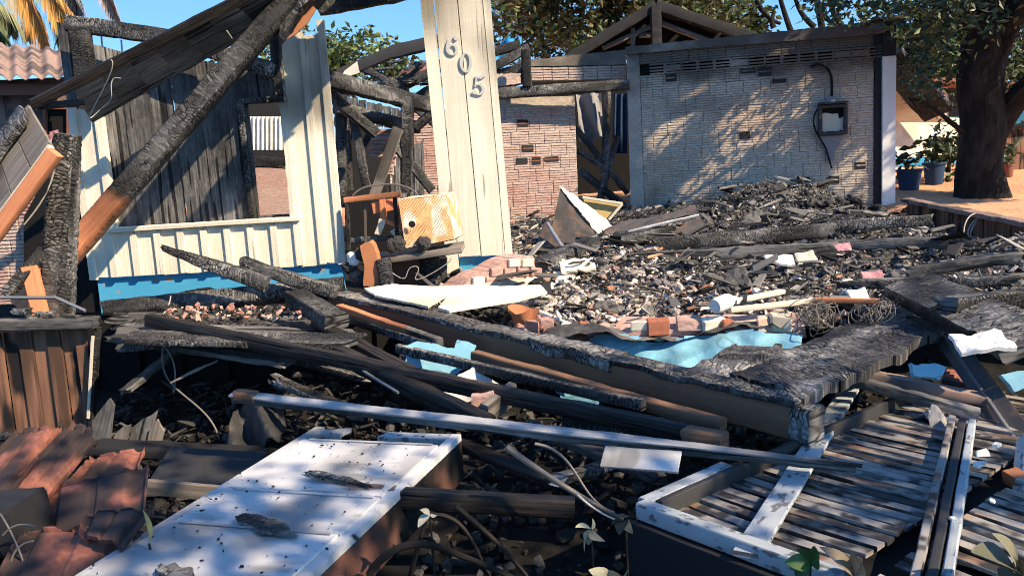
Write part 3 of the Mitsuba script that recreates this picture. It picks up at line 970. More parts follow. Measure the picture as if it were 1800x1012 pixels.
# ------------------------------------------------------------------ panel with the house number
pn = thing('number_panel', 'tall cream plank panel beside the door opening carrying metal house number 605', 'panel')
LEAN = -0.028
ns = [HP.px(807, 451)[0], HP.px(846, 448)[0], HP.px(888, 446)[0], HP.px(901, 445)[0]]
HT = HP.px(800, -30)[1]
for k, (a, b) in enumerate(((ns[0], ns[1] - .004), (ns[1] + .004, ns[2] - .004), (ns[2] + .003, ns[3]))):
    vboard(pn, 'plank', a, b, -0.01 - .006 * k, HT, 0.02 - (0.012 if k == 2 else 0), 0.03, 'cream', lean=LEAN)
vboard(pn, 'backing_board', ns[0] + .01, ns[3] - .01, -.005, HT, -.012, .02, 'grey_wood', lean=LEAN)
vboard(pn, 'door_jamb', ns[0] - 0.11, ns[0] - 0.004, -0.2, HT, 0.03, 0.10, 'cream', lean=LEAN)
gpart(pn, 'footing', slab(HP, [(ns[0] - .0, -0.36), (ns[3] - 0.02, -0.36), (ns[3] - 0.02, -0.035), (ns[0] - .0, -0.035)], 0.1, -0.05), 'blue', smooth=False)


def digit(ch):
    """house-number figures with swelling strokes and ball ends, one unit tall"""
    L = lambda pts, w: sg.LineString(pts).buffer(w, resolution=6)
    arc = lambda cx, cy, rx, ry, a, b, n=24: [(cx + rx * math.cos(math.radians(t)), cy + ry * math.sin(math.radians(t))) for t in np.linspace(a, b, n)]
    if ch == '0':
        o = sg.Polygon(arc(0, .5, .33, .5, 0, 360, 40)).difference(sg.Polygon(arc(0, .5, .17, .42, 0, 360, 40)))
        return o
    if ch == '6':
        bowl = sg.Polygon(arc(0.02, .29, .31, .29, 0, 360, 40)).difference(sg.Polygon(arc(.03, .28, .15, .20, 0, 360, 40)))
        stem = sg.Polygon(arc(.16, .34, .47, .66, 85, 190) + arc(.19, .34, .31, .58, 190, 85))
        return shapely.union_all([bowl, stem, sg.Point(.2, .86).buffer(.11)])
    bowl = sg.Polygon(arc(-.02, .3, .33, .3, -150, 115) + arc(-.04, .3, .17, .21, 115, -150))
    return shapely.union_all([bowl, L([(-.2, .45), (-.14, .92)], .045), L([(-.14, .92), (.08, .90), (.27, 1.02)], .075), sg.Point(-.24, .14).buffer(.11)])


for ch, px, py in (('6', 793, 80), ('0', 818, 110), ('5', 841, 150)):
    d = sa.scale(digit(ch), .165, .165, origin=(0, 0))
    c = HP.px(px, py, 0.03) - [0, 0.085]
    d = sa.rotate(d, -4, origin=(0, 0))
    me = trimesh.creation.extrude_polygon(d.simplify(.001), 0.016, engine='earcut')
    v = np.array(me.vertices)
    w = HP.o + (v[:, :1] + c[0]) * HP.s + (v[:, 1:2] + c[1]) * HP.t + (v[:, 2:3] + 0.0225) * HP.n
    part(pn, 'digit', (w, np.array(me.faces)), 'digit_metal', smooth=30, label=f'metal figure {ch}')

# ------------------------------------------------------------------ timbers over the front
lb = thing('lintel_beam', 'charred beam across the gap at the top between the two cream panels', 'beam')
gpart(lb, 'beam', beam(P(548, 14, 7.15), P(765, -24, 7.25), 0.12, 0.14, rough=0.01, rag=(.1, 0)), 'burnt_brown', label='scorched grey brown timber')
gpart(lb, 'upper_plate', beam(P(640, -16, 7.2), P(762, -40, 7.2), 0.12, 0.06, rough=0.006), 'char')
gsingle('roof_stub', beam(P(470, 62, 7.0), P(580, -55, 7.0), 0.22, 0.24, up=[0, -1, 0], rough=0.03, rag=(.2, 0)), 'char', 'burnt stub of a roof timber at the head of the right cream panel', 'timber')
gsingle('charred_stud', beam(P(494, 180, 7.28), P(482, 50, 7.28), 0.09, 0.09, up=[0, -1, 0], rough=0.012, rag=(0, .1)), 'char', 'thin burnt stud beside the window, narrow and black against the sky', 'stud')
sc = Plane(P(490, 165, 7.05), P(575, 160, 7.05))
gsingle('burnt_flap', slab(sc, [sc.px(*q) for q in ((508, 72), (520, 58), (552, 12), (560, 20), (545, 45), (520, 66))], 0.02, 0.09, jag=.01), 'orange_wood', 'curled strip of brown wood torn at the top of the right cream panel', 'strip', smooth=False)

mb = thing('diagonal_beam', 'long square beam with scaly charring leaning diagonally across the window wall', 'beam')
g = beam(P(40, 540, 6.45), P(521, -14, 6.95), 0.165, 0.17, up=[0.25, -1, 0.3], rough=0.006, cell=.02, ridges=.035, u0=-1.14)
gpart(mb, 'timber', g, 'burnt_orange')

er = thing('eave_remnant', 'charred remnant of the eave boards over the lintel beam above the frame', 'eave')
for k in range(7):
    gpart(er, 'board', beam(P(628, -62 - 6 * k, 7.15 - .17 * k), P(775, -130 - 4 * k, 7.15 - .17 * k), .19, .03, rough=.012, cell=.06, rag=(.15, .1)), 'char_board')

# hanging strip of ceiling boards
cp = thing('hanging_ceiling', 'blackened strip of ceiling boards hanging aslant across the window wall', 'ceiling strip')
a0, a1 = P(52, 186, 6.45), P(500, -40, 6.75)
b0, b1 = P(160, 212, 6.95), P(560, -10, 7.1)
a_in = P(140, 165, 5.98)
nseg = 8
for k in range(nseg):
    u0_, u1_ = 0.16 + 0.84 * k / nseg, 0.16 + 0.84 * (k + 1) / nseg + 0.004
    l = lambda u: a0 + (a1 - a0) * u
    r_ = lambda u: b0 + (b1 - b0) * ((u - .16) / .84)
    g = sheet(l(u0_), l(u1_), r_(u1_), r_(u0_), 8, 14, rough=0.008, thick=0.018, warp=.006)
    gpart(cp, 'board', g, 'char_board', smooth=False)
gpart(cp, 'fascia', beam(a0, a1, 0.04, 0.075, up=[0.2, -.4, 1], rough=0.006, rag=(.05, 0)), 'black_wood')
gpart(cp, 'batten', beam(P(60, 188, 6.5), P(150, 180, 6.7), 0.05, 0.05, rough=.006, rag=(.03, .03)), 'char')
gpart(cp, 'edge_strip', beam(b0, b1, 0.03, 0.035, rough=.004), 'char')
gsingle('dangling_wire', tube(spline([P(195, 105, 6.0), P(180, 160, 6.1), P(163, 205, 6.3), P(180, 190, 6.3), P(196, 165, 6.2), P(198, 140, 6.2), P(212, 138, 6.2)], 40), 0.004, 5), 'pale_wire', 'looped grey wire dangling from the hanging ceiling boards', 'wire')
gsingle('nail', tube([P(398, 54, 6.6), P(408, 68, 6.65)], 0.006, 5), 'pale_wire', 'bent nail on the upper edge of the hanging ceiling', 'nail')

gp = thing('charred_post', 'upright charred post with deep horizontal cracks in front of the left corner', 'post')
gpart(gp, 'timber', beam(P(98, 560, 5.75), P(119, 236, 5.75), 0.185, 0.17, up=[0.15, -1, 0], rough=0.006, cell=.02, ridges=.07, taper=(1.12, 1, .8)), 'char')

# fallen panel at the left edge
fp = thing('fallen_board_section', 'section of grey boards with an orange trim leaning at the left edge', 'panel')
q0, q1, q2, q3 = P(-60, 330, 5.7), P(55, 185, 5.6), P(100, 262, 5.3), P(-40, 440, 5.3)
for k in range(4):
    v0, v1 = k / 4, (k + 1) / 4 - .012
    e0 = lambda v, a, b: a + (b - a) * v
    g = sheet(e0(v0, q0, q1), e0(v1, q0, q1), e0(v1, q3, q2), e0(v0, q3, q2), 8, 10, rough=.004, thick=.02)
    gpart(fp, 'board', g, 'grey_wood', smooth=False)
gpart(fp, 'charred_board', beam(P(-70, 350, 5.55), P(50, 190, 5.5), 0.16, 0.05, up=nz(np.cross(q1 - q0, q3 - q0)) * [1, 1, 1], rough=.008, rag=(0, .08), ridges=.04), 'char')
gpart(fp, 'trim', beam(P(-40, 455, 5.22), P(97, 268, 5.22), 0.085, 0.07, up=[.2, -1, .3], rough=.003, u0=-3), 'burnt_orange', label='orange raw trim board')
gpart(fp, 'trim_edge', beam(P(-40, 436, 5.24), P(90, 258, 5.24), 0.03, 0.05, up=[.2, -1, .3], rough=.003), 'cream_plain')
gpart(fp, 'back_strut', beam(P(10, 520, 5.5), P(78, 440, 5.7), 0.08, 0.06, up=[0, -1, .3], rough=.006), 'char')
gsingle('brace_foot', beam(P(72, 555, 5.6), P(52, 468, 5.62), 0.10, 0.08, up=[0.3, -1, .2], rough=.004, u0=-3), 'burnt_orange', 'raw orange foot of a split brace behind the charred post', 'brace')
gsingle('thin_wire', tube(spline([P(95, 300, 5.4), P(78, 345, 5.4), P(62, 370, 5.4), P(42, 395, 5.4)], 20), 0.005, 5), 'pale_wire', 'thin bare wire hanging left of the charred post', 'wire')

# brick base at the left edge
lp = Plane(P(-60, 540, 7.6), P(100, 530, 7.6))
lw = thing('left_brick_base', 'low pale clay block wall behind the fallen panel at the left edge', 'wall')
masonry(lw, lp, 0, lp.px(118, 500)[0], 0, lp.px(20, 350)[1] - .02, 0.25, 0.19, 'brick', 6)
gsingle('dark_door_leaf', slab(lp, [lp.px(55, 545), lp.px(180, 545), lp.px(180, 330), lp.px(120, 260), lp.px(55, 380)], 0.06, 0.12), 'soot', 'black burnt door leaf in shade left of the cream wall', 'door', smooth=False)

# neighbour house at the top left
nh = thing('neighbour_house', 'pinkish plank house with a corrugated roof beyond the left corner', 'house')
d_ = 9.6
npn = Plane(P(-80, 300, d_), P(130, 290, d_))
x = npn.px(-70, 300)[0]
while x < npn.px(128, 250)[0]:
    gpart(nh, 'plank', slab(npn, [(x, -.4), (x + .19, -.4), (x + .19, npn.px(20, 140)[1]), (x, npn.px(20, 140)[1])], 0.03, rng.uniform(-.004, .004), grain=math.pi / 2), 'pink_brown', smooth=False)
    x += 0.195
ra, rb, rc, rd = P(-90, 138, d_ - .55), P(122, 134, d_ - .55), P(118, 88, d_ + 1.6), P(-90, 70, d_ + 1.6)
g = sheet(ra, rb, rc, rd, 90, 10, lambda u, v: 0.028 * np.sin(u * 2 * np.pi * 7.5), thick=.008, rough=.01)
gpart(nh, 'roof_sheet', g, 'pink_brown', label='weathered corrugated roof sheet')
gpart(nh, 'eave_board', beam(P(-90, 158, d_ - .3), P(118, 158, d_ - .3), 0.04, 0.12, cell=.3), 'brown_panel')
wf = part(nh, 'window', (lambda g: (g.v, g.f))(slab(npn, [npn.px(80, 236), npn.px(120, 236), npn.px(120, 192), npn.px(80, 192)], .02, .02)), 'soot')
for a, b in (((78, 240), (122, 240)), ((78, 190), (122, 190)), ((79, 240), (79, 190)), ((121, 240), (121, 190))):
    gpart(wf, 'frame', beam(P(*a, d_ - .05), P(*b, d_ - .05), .04, .05, up=[0, -1, .01], cell=.3), 'brown_panel')
gsingle('pink_rag', sheet(P(88, 252, 5.9), P(103, 256, 5.9), P(101, 228, 5.9), P(86, 232, 5.9), 8, 8, rough=.03, freq=14), 'pink', 'small pink and white rag caught above the charred post', 'rag')

# ------------------------------------------------------------------ burnt room seen between the two cream panels
fr = thing('burnt_wall_frame', 'black stud frame of a burnt partition in the opening left of the number panel', 'frame')
d_ = 9.4
gpart(fr, 'top_plate', beam(P(575, 140, d_ - 1), P(770, 190, d_ + .6), 0.14, 0.16, rough=.015, cell=.05), 'char')
gpart(fr, 'middle_rail', beam(P(590, 190, d_ - .2), P(735, 225, d_ + .6), 0.12, 0.12, rough=.015, cell=.05), 'char')
gpart(fr, 'upright', beam(P(600, 345, d_), P(600, 160, d_), 0.11, 0.1, up=[0, -1, 0], rough=.012, cell=.05), 'char')
gpart(fr, 'upright', beam(P(645, 330, d_), P(620, 200, d_), 0.09, 0.08, up=[0, -1, 0], rough=.012, cell=.05), 'char')
gpart(fr, 'upright', beam(P(613, 335, d_ + .3), P(606, 205, d_ + .3), 0.10, 0.1, up=[0, -1, 0], rough=.012, cell=.05), 'char')
gpart(fr, 'upright', beam(P(716, 340, d_), P(716, 170, d_), 0.13, 0.12, up=[0, -1, 0], rough=.012, cell=.05), 'char')
gpart(fr, 'brace', beam(P(572, 160, d_ - .7), P(660, 235, d_ - .4), 0.11, 0.13, up=[0, -1, .3], rough=.012, cell=.05), 'char')
gpart(fr, 'brace', beam(P(690, 250, d_), P(760, 335, d_), 0.10, 0.1, up=[0, -1, .3], rough=.012, cell=.05), 'char')
gpart(fr, 'brace', beam(P(730, 225, d_ + .4), P(758, 200, d_ + .4), 0.09, 0.1, up=[0, -1, .3], rough=.01, cell=.05), 'char')
bp_ = Plane(P(585, 350, 10.6), P(760, 350, 10.6))
for k in range(8):
    w0, w1 = bp_.px(678 + k * 8.5, 300)[0], bp_.px(678 + (k + 1) * 8.5, 300)[0] - .004
    gpart(fr, 'plank', slab(bp_, [(w0, -.2), (w1, -.2), (w1, bp_.px(700, 250 - (k % 3) * 8)[1]), (w0, bp_.px(700, 255)[1])], .03, rng.uniform(-.02, .02), grain=math.pi / 2, jag=.01), 'char_board', smooth=False)
for k in range(9):
    w0, w1 = bp_.px(596 + k * 14, 300)[0], bp_.px(596 + (k + 1) * 14, 300)[0] - .01
    gpart(fr, 'plank', slab(bp_, [(w0, bp_.px(600, 225)[1]), (w1, bp_.px(600, 225)[1]), (w1, bp_.px(600, 168 + k * 3.4)[1]), (w0, bp_.px(600, 168 + k * 3.4)[1])], .03, .2 + rng.uniform(-.02, .02), grain=math.pi / 2, jag=.02), 'char_board', smooth=False)
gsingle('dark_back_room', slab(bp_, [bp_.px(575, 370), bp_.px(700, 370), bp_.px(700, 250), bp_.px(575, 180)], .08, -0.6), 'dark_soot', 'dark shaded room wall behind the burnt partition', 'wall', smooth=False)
bs = thing('brick_stack', 'short stack of broken clay blocks behind the slanting plank', 'brick stack')
sp = Plane(P(650, 345, 9.9), P(720, 345, 9.9))
for k in range(6):
    y = 235 + k * 16
    a, b = sp.px(650 + (k * 7 if k > 2 else 8 - 4 * k), y), sp.px(703 - k * 3, y)
    me = brick_proto(b[0] - a[0], .11, .08, 3, k)
    M = np.eye(4); M[:3, 0], M[:3, 1], M[:3, 2] = sp.s, -sp.n, sp.t; M[:3, 3] = sp.at((a[0] + b[0]) / 2, a[1], rng.uniform(-.03, .03))
    part(bs, 'block', me, 'brick', to_world=T(M.tolist()))
gsingle('slanting_plank', beam(P(658, 345, 8.8), P(700, 225, 8.8), 0.11, 0.03, up=[0, -1, .2], rough=.003), 'grey_wood', 'grey brown plank leaning in the opening above the tiger print box', 'plank')

# collapsed roof behind the opening
cr = thing('collapsed_roof', 'sagging remains of the burnt roof with torn sheets against the sky', 'roof')
g1 = beam(P(596, 132, 11), P(690, 92, 11), .12, .14, rough=.008, cell=.06) + beam(P(688, 93, 11), P(790, 68, 11), .12, .16, rough=.008, cell=.06)
gpart(cr, 'ridge_sheet', g1, 'dark_grey')
gpart(cr, 'gutter', sheet(P(596, 140, 10.9), P(632, 128, 10.9), P(628, 108, 10.9), P(606, 124, 10.9), 6, 6, rough=.02), 'plaster')
for k in range(16):
    a = np.array([rng.uniform(655, 770), rng.uniform(108, 150)])
    b = a + [rng.uniform(10, 45), rng.uniform(-16, 12)]
    gpart(cr, 'splinter', beam(P(*a, rng.uniform(10.6, 11.8)), P(*b, rng.uniform(10.6, 11.8)), rng.uniform(.04, .12), .03, rough=.012, cell=.05, rag=(.05, .05)), 'char')
g = sheet(P(690, 150, 11.2), P(775, 140, 11.2), P(775, 100, 11.8), P(720, 112, 11.8), 20, 14, rough=.12, mask=lambda u, v: meshkit.noise(np.stack([u * 9, v * 7, u * 0], -1), 8) > .28)
gpart(cr, 'tile_patch', g, 'tile', smooth=False, label='patch of rusty roof covering')
for a, b in (((640, 120), (700, 150)), ((700, 158), (790, 110)), ((735, 170), (800, 130)), ((690, 168), (765, 172)), ((730, 190), (790, 240))):
    gpart(cr, 'rafter', beam(P(*a, 11), P(*b, 11), .09, .1, rough=.012, cell=.06), 'char')
for a, b in (((865, 120), (930, 84)), ((870, 150), (922, 110)), ((868, 92), (915, 78))):
    gpart(cr, 'rafter', beam(P(*a, 13.6), P(*b, 13.6), .12, .14, rough=.012, cell=.06), 'char')
g = sheet(P(866, 108, 13.9), P(912, 96, 13.9), P(918, 72, 14.2), P(868, 74, 14.2), 20, 12, rough=.16, freq=5, mask=lambda u, v: meshkit.noise(np.stack([u * 7, v * 8, u * 0], -1), 18) > .3)
gpart(cr, 'blue_sheet', g, 'blue_plain', smooth=False, label='torn blue roof sheet')
gpart(cr, 'dark_board', beam(P(868, 145, 13.7), P(922, 128, 13.7), .1, .32, rough=.015, cell=.06), 'char')

# ------------------------------------------------------------------ meter box
mx = thing('meter_box', 'grey electricity meter box on the block wall with a broken pale face and conduit', 'meter box')
ms0, mt0 = RP.px(1440, 236)
ms1, mt1 = RP.px(1484, 186)
c = ((ms0 + ms1) / 2, (mt0 + mt1) / 2)
w, h = ms1 - ms0, mt1 - mt0
AX = [RP.s, RP.t, RP.n]
for dx, dy, sx, sy in ((-.5, 0, .05, h + .05), (.5, 0, .05, h + .05), (0, .5, w + .05, .05), (0, -.5, w + .05, .05)):
    gpart(mx, 'frame', boxg(RP.at(c[0] + dx * w, c[1] + dy * h, .07), sx, sy, .13, AX, .006), 'dark_grey', smooth=False)
gpart(mx, 'back_plate', boxg(RP.at(c[0], c[1], .02), w, h, .02, AX), 'soot', smooth=False)
gpart(mx, 'face', slab(RP, [(c[0] - w * .45, c[1] - h * .42), (c[0] + w * .42, c[1] - h * .42), (c[0] + w * .42, c[1] + h * .1), (c[0] + w * .25, c[1] + h * .02), (c[0] + w * .2, c[1] + h * .22), (c[0] - w * .45, c[1] + h * .26)], .02, .06, jag=.02), 'cream_plain', smooth=False)
gpart(mx, 'shelf_lid', boxg(RP.at(c[0], c[1] + h * .62, .09), w * 1.15, .03, .2, AX, .005), 'dark_grey', smooth=False)
gpart(mx, 'cap', boxg(RP.at(c[0] - .02, c[1] + h * .74, .06), .14, .1, .12, AX, .01), 'cloth', smooth=False)
gpart(mx, 'lower_bracket', slab(RP, [RP.px(1436, 240), RP.px(1482, 238), RP.px(1466, 266), RP.px(1464, 282), RP.px(1454, 284), RP.px(1452, 266)], .06, .07), 'cloth', smooth=False)
gpart(mx, 'conduit', tube(spline([RP.P(1425, 118, .05), RP.P(1452, 118, .06), RP.P(1460, 132, .07), RP.P(1462, 160, .07), RP.P(1463, 178, .06)], 30), .02, 8), 'soot')
gpart(mx, 'cable', tube(spline([RP.P(1437, 192, .1), RP.P(1434, 230, .1), RP.P(1450, 258, .1), RP.P(1458, 282, .08), RP.P(1462, 296, .07)], 30), .012, 6), 'soot')
# ------------------------------------------------------------------ box with tiger print on a low table
tb_ = thing('low_table', 'scorched low table with brown and orange side panels standing in the door opening', 'table')
gpart(tb_, 'tabletop', beam(P(648, 458, 6.75), P(814, 434, 6.75), 0.5, 0.045, rough=.003, cell=.04), 'grey_wood')
gpart(tb_, 'side_panel', slab(HP, [HP.px(690, 500, .45), HP.px(738, 500, .45), HP.px(736, 452, .45), HP.px(688, 456, .45)], .02, .45), 'brown_panel', smooth=False)
gpart(tb_, 'side_panel', slab(HP, [HP.px(742, 500, .47), HP.px(776, 500, .47), HP.px(772, 450, .47), HP.px(738, 453, .47)], .02, .47, grain=1.5), 'burnt_orange', smooth=False)
for x in (782, 655):
    gpart(tb_, 'leg', beam(P(x, 508, 6.75), P(x - 3, 455, 6.75), .05, .05, up=[0, -1, 0], rough=.003), 'burnt_brown')
gsingle('shade_filler', slab(HP, [HP.px(690, 502, .2), HP.px(785, 502, .2), HP.px(785, 455, .2), HP.px(690, 455, .2)], .3, .2), 'soot', 'black slab added to fill in the shade under the low table', 'board', smooth=False)  # dark slab added to fill the empty shade below the tabletop

tg = thing('tiger_print_box', 'box covered in orange and cream tiger striped cloth with a round hole', 'box')
t0_, t1_, t2_, t3_ = P(713, 436, 6.5), P(799, 420, 6.62), P(783, 342, 6.62), P(700, 350, 6.5)
back = np.array([0.05, .42, 0])
g = sheet(t0_, t1_, t2_, t3_, 30, 26, rough=.012, freq=9, thick=.012)
gpart(tg, 'front_cloth', g, 'tiger')
gpart(tg, 'top_cloth', sheet(t3_, t2_, t2_ + back, t3_ + back, 14, 14, rough=.012, freq=9), 'tiger')
gpart(tg, 'right_side', sheet(t1_, t1_ + back, t2_ + back, t2_, 10, 10, rough=.006), 'tiger')
gpart(tg, 'underside', sheet(t0_ + [0, 0, -.004], t1_ + [0, 0, -.004], t1_ + back, t0_ + back, 4, 4), 'dark_soot')
c = P(724, 394, 6.47)
an = np.linspace(0, 2 * np.pi, 20)[:-1]
pp = [c + .026 * (math.cos(a) * HP.s + math.sin(a) * HP.t) for a in an]
gpart(tg, 'round_hole', Geo(np.vstack([pp, [c]]), [(k, (k + 1) % 19, 19) for k in range(19)]), 'soot', smooth=False)

bf = thing('burnt_cabinet_frame', 'skeleton of a burnt cabinet with orange rails left of the tiger print box', 'cabinet')
gpart(bf, 'top_rail', beam(P(606, 352, 6.6), P(705, 341, 6.55), .05, .045, rough=.004, u0=-.45), 'burnt_orange')
gpart(bf, 'post', beam(P(613, 445, 6.6), P(610, 350, 6.6), .035, .035, up=[0, -1, 0], rough=.004), 'burnt_brown')
gpart(bf, 'post', beam(P(643, 445, 6.62), P(641, 350, 6.62), .02, .03, up=[0, -1, 0], rough=.003), 'grey_wood')
gpart(bf, 'post', beam(P(700, 440, 6.62), P(694, 345, 6.62), .03, .04, up=[0, -1, 0], rough=.003), 'burnt_brown')
gpart(bf, 'cross_rail', beam(P(655, 366, 6.75), P(704, 357, 6.75), .03, .09, rough=.004, u0=-2), 'burnt_orange')
gpart(bf, 'cross_rail', beam(P(674, 392, 6.72), P(672, 350, 6.72), .05, .03, up=[0, -1, 0], rough=.004, u0=-2), 'burnt_orange')
gpart(bf, 'diagonal_slat', beam(P(676, 388, 6.7), P(704, 400, 6.7), .03, .03, rough=.004, u0=-2), 'burnt_orange')
gpart(bf, 'scrap', beam(P(664, 412, 6.65), P(672, 385, 6.65), .05, .02, up=[0, -1, 0], rough=.01), 'cream_plain')
gpart(bf, 'scrap', beam(P(690, 412, 6.65), P(702, 402, 6.65), .05, .02, up=[0, -1, 0], rough=.01), 'cream_plain')
gpart(bf, 'bottom_rail', beam(P(612, 422, 6.7), P(706, 418, 6.7), .05, .04, rough=.006), 'char')
gpart(bf, 'back_panel', slab(HP, [HP.px(608, 445, .1), HP.px(705, 440, .1), HP.px(702, 350, .1), HP.px(606, 356, .1)], .02, .1), 'soot', smooth=False)
gpart(bf, 'handle', tube(spline([P(620, 344, 6.6), P(635, 332, 6.6), P(665, 325, 6.62), P(705, 326, 6.64), P(735, 343, 6.6)], 30), .007, 6), 'wire')
ck = thing('wood_block', 'thick orange brown block of wood standing on end, charred along its right edge', 'block')
kp = Plane(P(630, 505, 6.35), P(700, 503, 6.35))
gpart(ck, 'block', slab(kp, [kp.px(638, 503), kp.px(671, 503), kp.px(667, 470), kp.px(662, 447), kp.px(655, 430), kp.px(650, 425), kp.px(632, 432), kp.px(640, 465)], .16, 0, grain=1.5, jag=.006), 'orange_wood', smooth=False)
gpart(ck, 'charred_edge', beam(P(681, 502, 6.35), P(672, 445, 6.38), .10, .10, up=[0, -1, 0], rough=.012, rag=(0, .08), ridges=.05), 'char')
for k, (x, y, mname) in enumerate(((622, 455, 'white_plain'), (625, 485, 'pink_brown'), (640, 490, 'char'), (615, 470, 'char'), (632, 448, 'char'), (700, 428, 'char'), (690, 432, 'char'), (745, 428, 'char'))):
    me = lump(k + 30)
    single('burnt_lump', (me[0] * .11 + P(x, y, 6.5), me[1]), mname, f'small {"ash white" if mname == "white_plain" else "pinkish" if mname == "pink_brown" else "black"} burnt lump ' + ('beside the wood block' if x < 660 else 'on the low table beside the tiger print box'), 'lump', group='burnt lumps by the low table')
gsingle('table_wire', tube(spline([P(690, 480, 6.3), P(715, 482, 6.3), P(722, 470, 6.3), P(735, 470, 6.3), P(730, 488, 6.3), P(760, 480, 6.3), P(790, 455, 6.3)], 40), .004, 5), 'pale_wire', 'thin looped wire hanging in front of the low table panels', 'wire')

# ------------------------------------------------------------------ fallen cream sheet and brick corner
cs = Plane(Z(700, 540, 0.19), Z(900, 528, 0.19), t=[0, .97, .10])
pts = [(640, 506), (690, 499), (760, 503), (830, 500), (880, 503), (950, 500), (962, 513), (910, 527), (850, 536), (790, 546), (770, 540), (795, 512), (752, 538), (715, 530), (660, 519)]
gsingle('fallen_ceiling_sheet', slab(cs, [cs.px(*q) for q in pts], .015, 0, jag=.01), 'plaster', 'torn cream sheet lying flat in front of the number panel', 'sheet', smooth=False)
bc = thing('brick_corner', 'broken corner of a pink block wall with pale plaster right of the number panel base', 'wall remnant')
cpn = Plane(P(800, 500, 6.35), P(945, 492, 6.7))
gpart(bc, 'core', slab(cpn, [cpn.px(*q) for q in ((806, 506), (945, 505), (937, 452), (905, 452), (872, 472), (825, 492))], .3, 0, jag=.02), 'brick', smooth=False)
for r_, (y, x0, x1) in enumerate(((462, 893, 936), (478, 862, 938), (494, 830, 940))):
    x = x0
    while x < x1:
        gpart(bc, 'brick', boxg(cpn.P(x + 10, y, .005), .1, .062, .05, [cpn.s, cpn.t, cpn.n], .005), 'brick' if rng.random() < .8 else 'plaster', smooth=False)
        x += 23
gpart(bc, 'plaster_flake', slab(cpn, [cpn.px(*q) for q in ((812, 507), (940, 505), (938, 486), (900, 490), (850, 497))], .02, .03, jag=.015), 'plaster', smooth=False)

# ------------------------------------------------------------------ crumpled metal appliance
ap = thing('crumpled_metal_cabinet', 'crumpled brown metal cabinet torn open, lying before the dark doorway', 'cabinet')
d_ = 9.0
p1, p2, p3, p4 = P(985, 326, 9.0), P(1050, 405, 8.6), P(1062, 398, 8.8), P(995, 330, 9.2)
gpart(ap, 'bent_edge', sheet(P(982, 326, 9.0), P(1052, 412, 8.55), P(1076, 396, 8.8), P(992, 328, 9.1), 24, 6, rough=.05, freq=6, warp=.01), 'cream_plain', label='pale buckled edge of the sheet')
gpart(ap, 'side_sheet', sheet(P(962, 430, 8.6), P(1045, 418, 8.5), P(1045, 405, 8.6), P(986, 330, 9.0), 18, 14, rough=.05), 'sheet_metal', smooth=True)
gpart(ap, 'left_flap', sheet(P(936, 455, 8.4), P(990, 440, 8.3), P(965, 385, 8.7), P(956, 390, 8.7), 12, 12, rough=.04), 'sheet_metal')
gpart(ap, 'frame', beam(P(962, 392, 8.5), P(990, 438, 8.25), .035, .03, rough=.003), 'steel')
gpart(ap, 'frame', beam(P(990, 438, 8.25), P(1050, 415, 8.3), .035, .03, rough=.003), 'steel')
gpart(ap, 'door_sheet', sheet(P(1050, 418, 8.35), P(1228, 376, 8.6), P(1222, 362, 9.2), P(1070, 398, 9.0), 30, 8, rough=.05, freq=4), 'sheet_metal')
gpart(ap, 'door_rim', beam(P(1052, 420, 8.33), P(1228, 378, 8.55), .03, .028, rough=.006), 'steel')
gpart(ap, 'door_side', sheet(P(1175, 415, 8.4), P(1245, 405, 8.3), P(1230, 378, 8.5), P(1215, 385, 8.5), 10, 8, rough=.04), 'sheet_metal')
gpart(ap, 'liner', sheet(P(975, 425, 8.7), P(1032, 415, 8.6), P(1025, 390, 8.8), P(985, 372, 8.9), 12, 12, rough=.05), 'dark_grey')
yb = thing('yellow_board', 'small yellowed board with a white rim standing behind the crumpled metal cabinet', 'board')
ybp = Plane(P(1020, 380, 9.6), P(1090, 380, 9.6))
gpart(yb, 'panel', slab(ybp, [ybp.px(*q) for q in ((1026, 350), (1092, 360), (1070, 384), (1030, 384))], .02, 0), 'yellow_board', smooth=False)
for a, b in (((1024, 347), (1094, 358)), ((1094, 358), (1070, 386))):
    gpart(yb, 'rim', beam(P(*a, 9.55), P(*b, 9.55), .03, .03, rough=.003), 'cream_plain')

# ------------------------------------------------------------------ low wall at the right
lr = thing('low_plank_wall', 'low brown plank wall with a pinkish coping along the right side of the plot', 'wall')
wA, wB = P(1596, 352, 11.0), P(1830, 398, 7.6)
wp = Plane(wA - [0, 0, .42], wB - [0, 0, .42])
L_ = np.linalg.norm(wB - wA)
x = 0
while x < L_:
    w = rng.uniform(.16, .24)
    gpart(lr, 'plank', slab(wp, [(x, -.1), (x + w, -.1), (x + w, .40), (x, .40)], .03, rng.uniform(-.008, .008), grain=1.57), 'fence', smooth=False)
    x += w + .006
gpart(lr, 'coping', beam(wA + [0, .05, .0], wB + [0, .05, .0], .14, .05, rough=.012, cell=.06), 'pink_brown')

# ------------------------------------------------------------------ rubble on the house plot
def heap(x, y):
    z = 0.02 + 0.16 * sstep(5.2, 8, y) + 0.04 * (y > 20)
    z = z + 0.34 * np.exp(-((x - 3.8) / 0.8) ** 2 - ((y - 11.9) / 0.7) ** 2)
    z = z + 0.22 * np.exp(-((x - 3.3) / 0.5) ** 2 - ((y - 11.4) / 0.5) ** 2)
    z = z - 0.10 * np.exp(-((x - 0.5) / 0.8) ** 2 - ((y - 11) / 1.5) ** 2)
    edge = 4.66 + .118 * (y - 7.6)
    z = np.where(y > 7.2, z - .22 * sstep(.9, .1, edge - x) , z)
    z = z - .13 * sstep(.1, -.3, x) * sstep(7, 6, y)
    return z


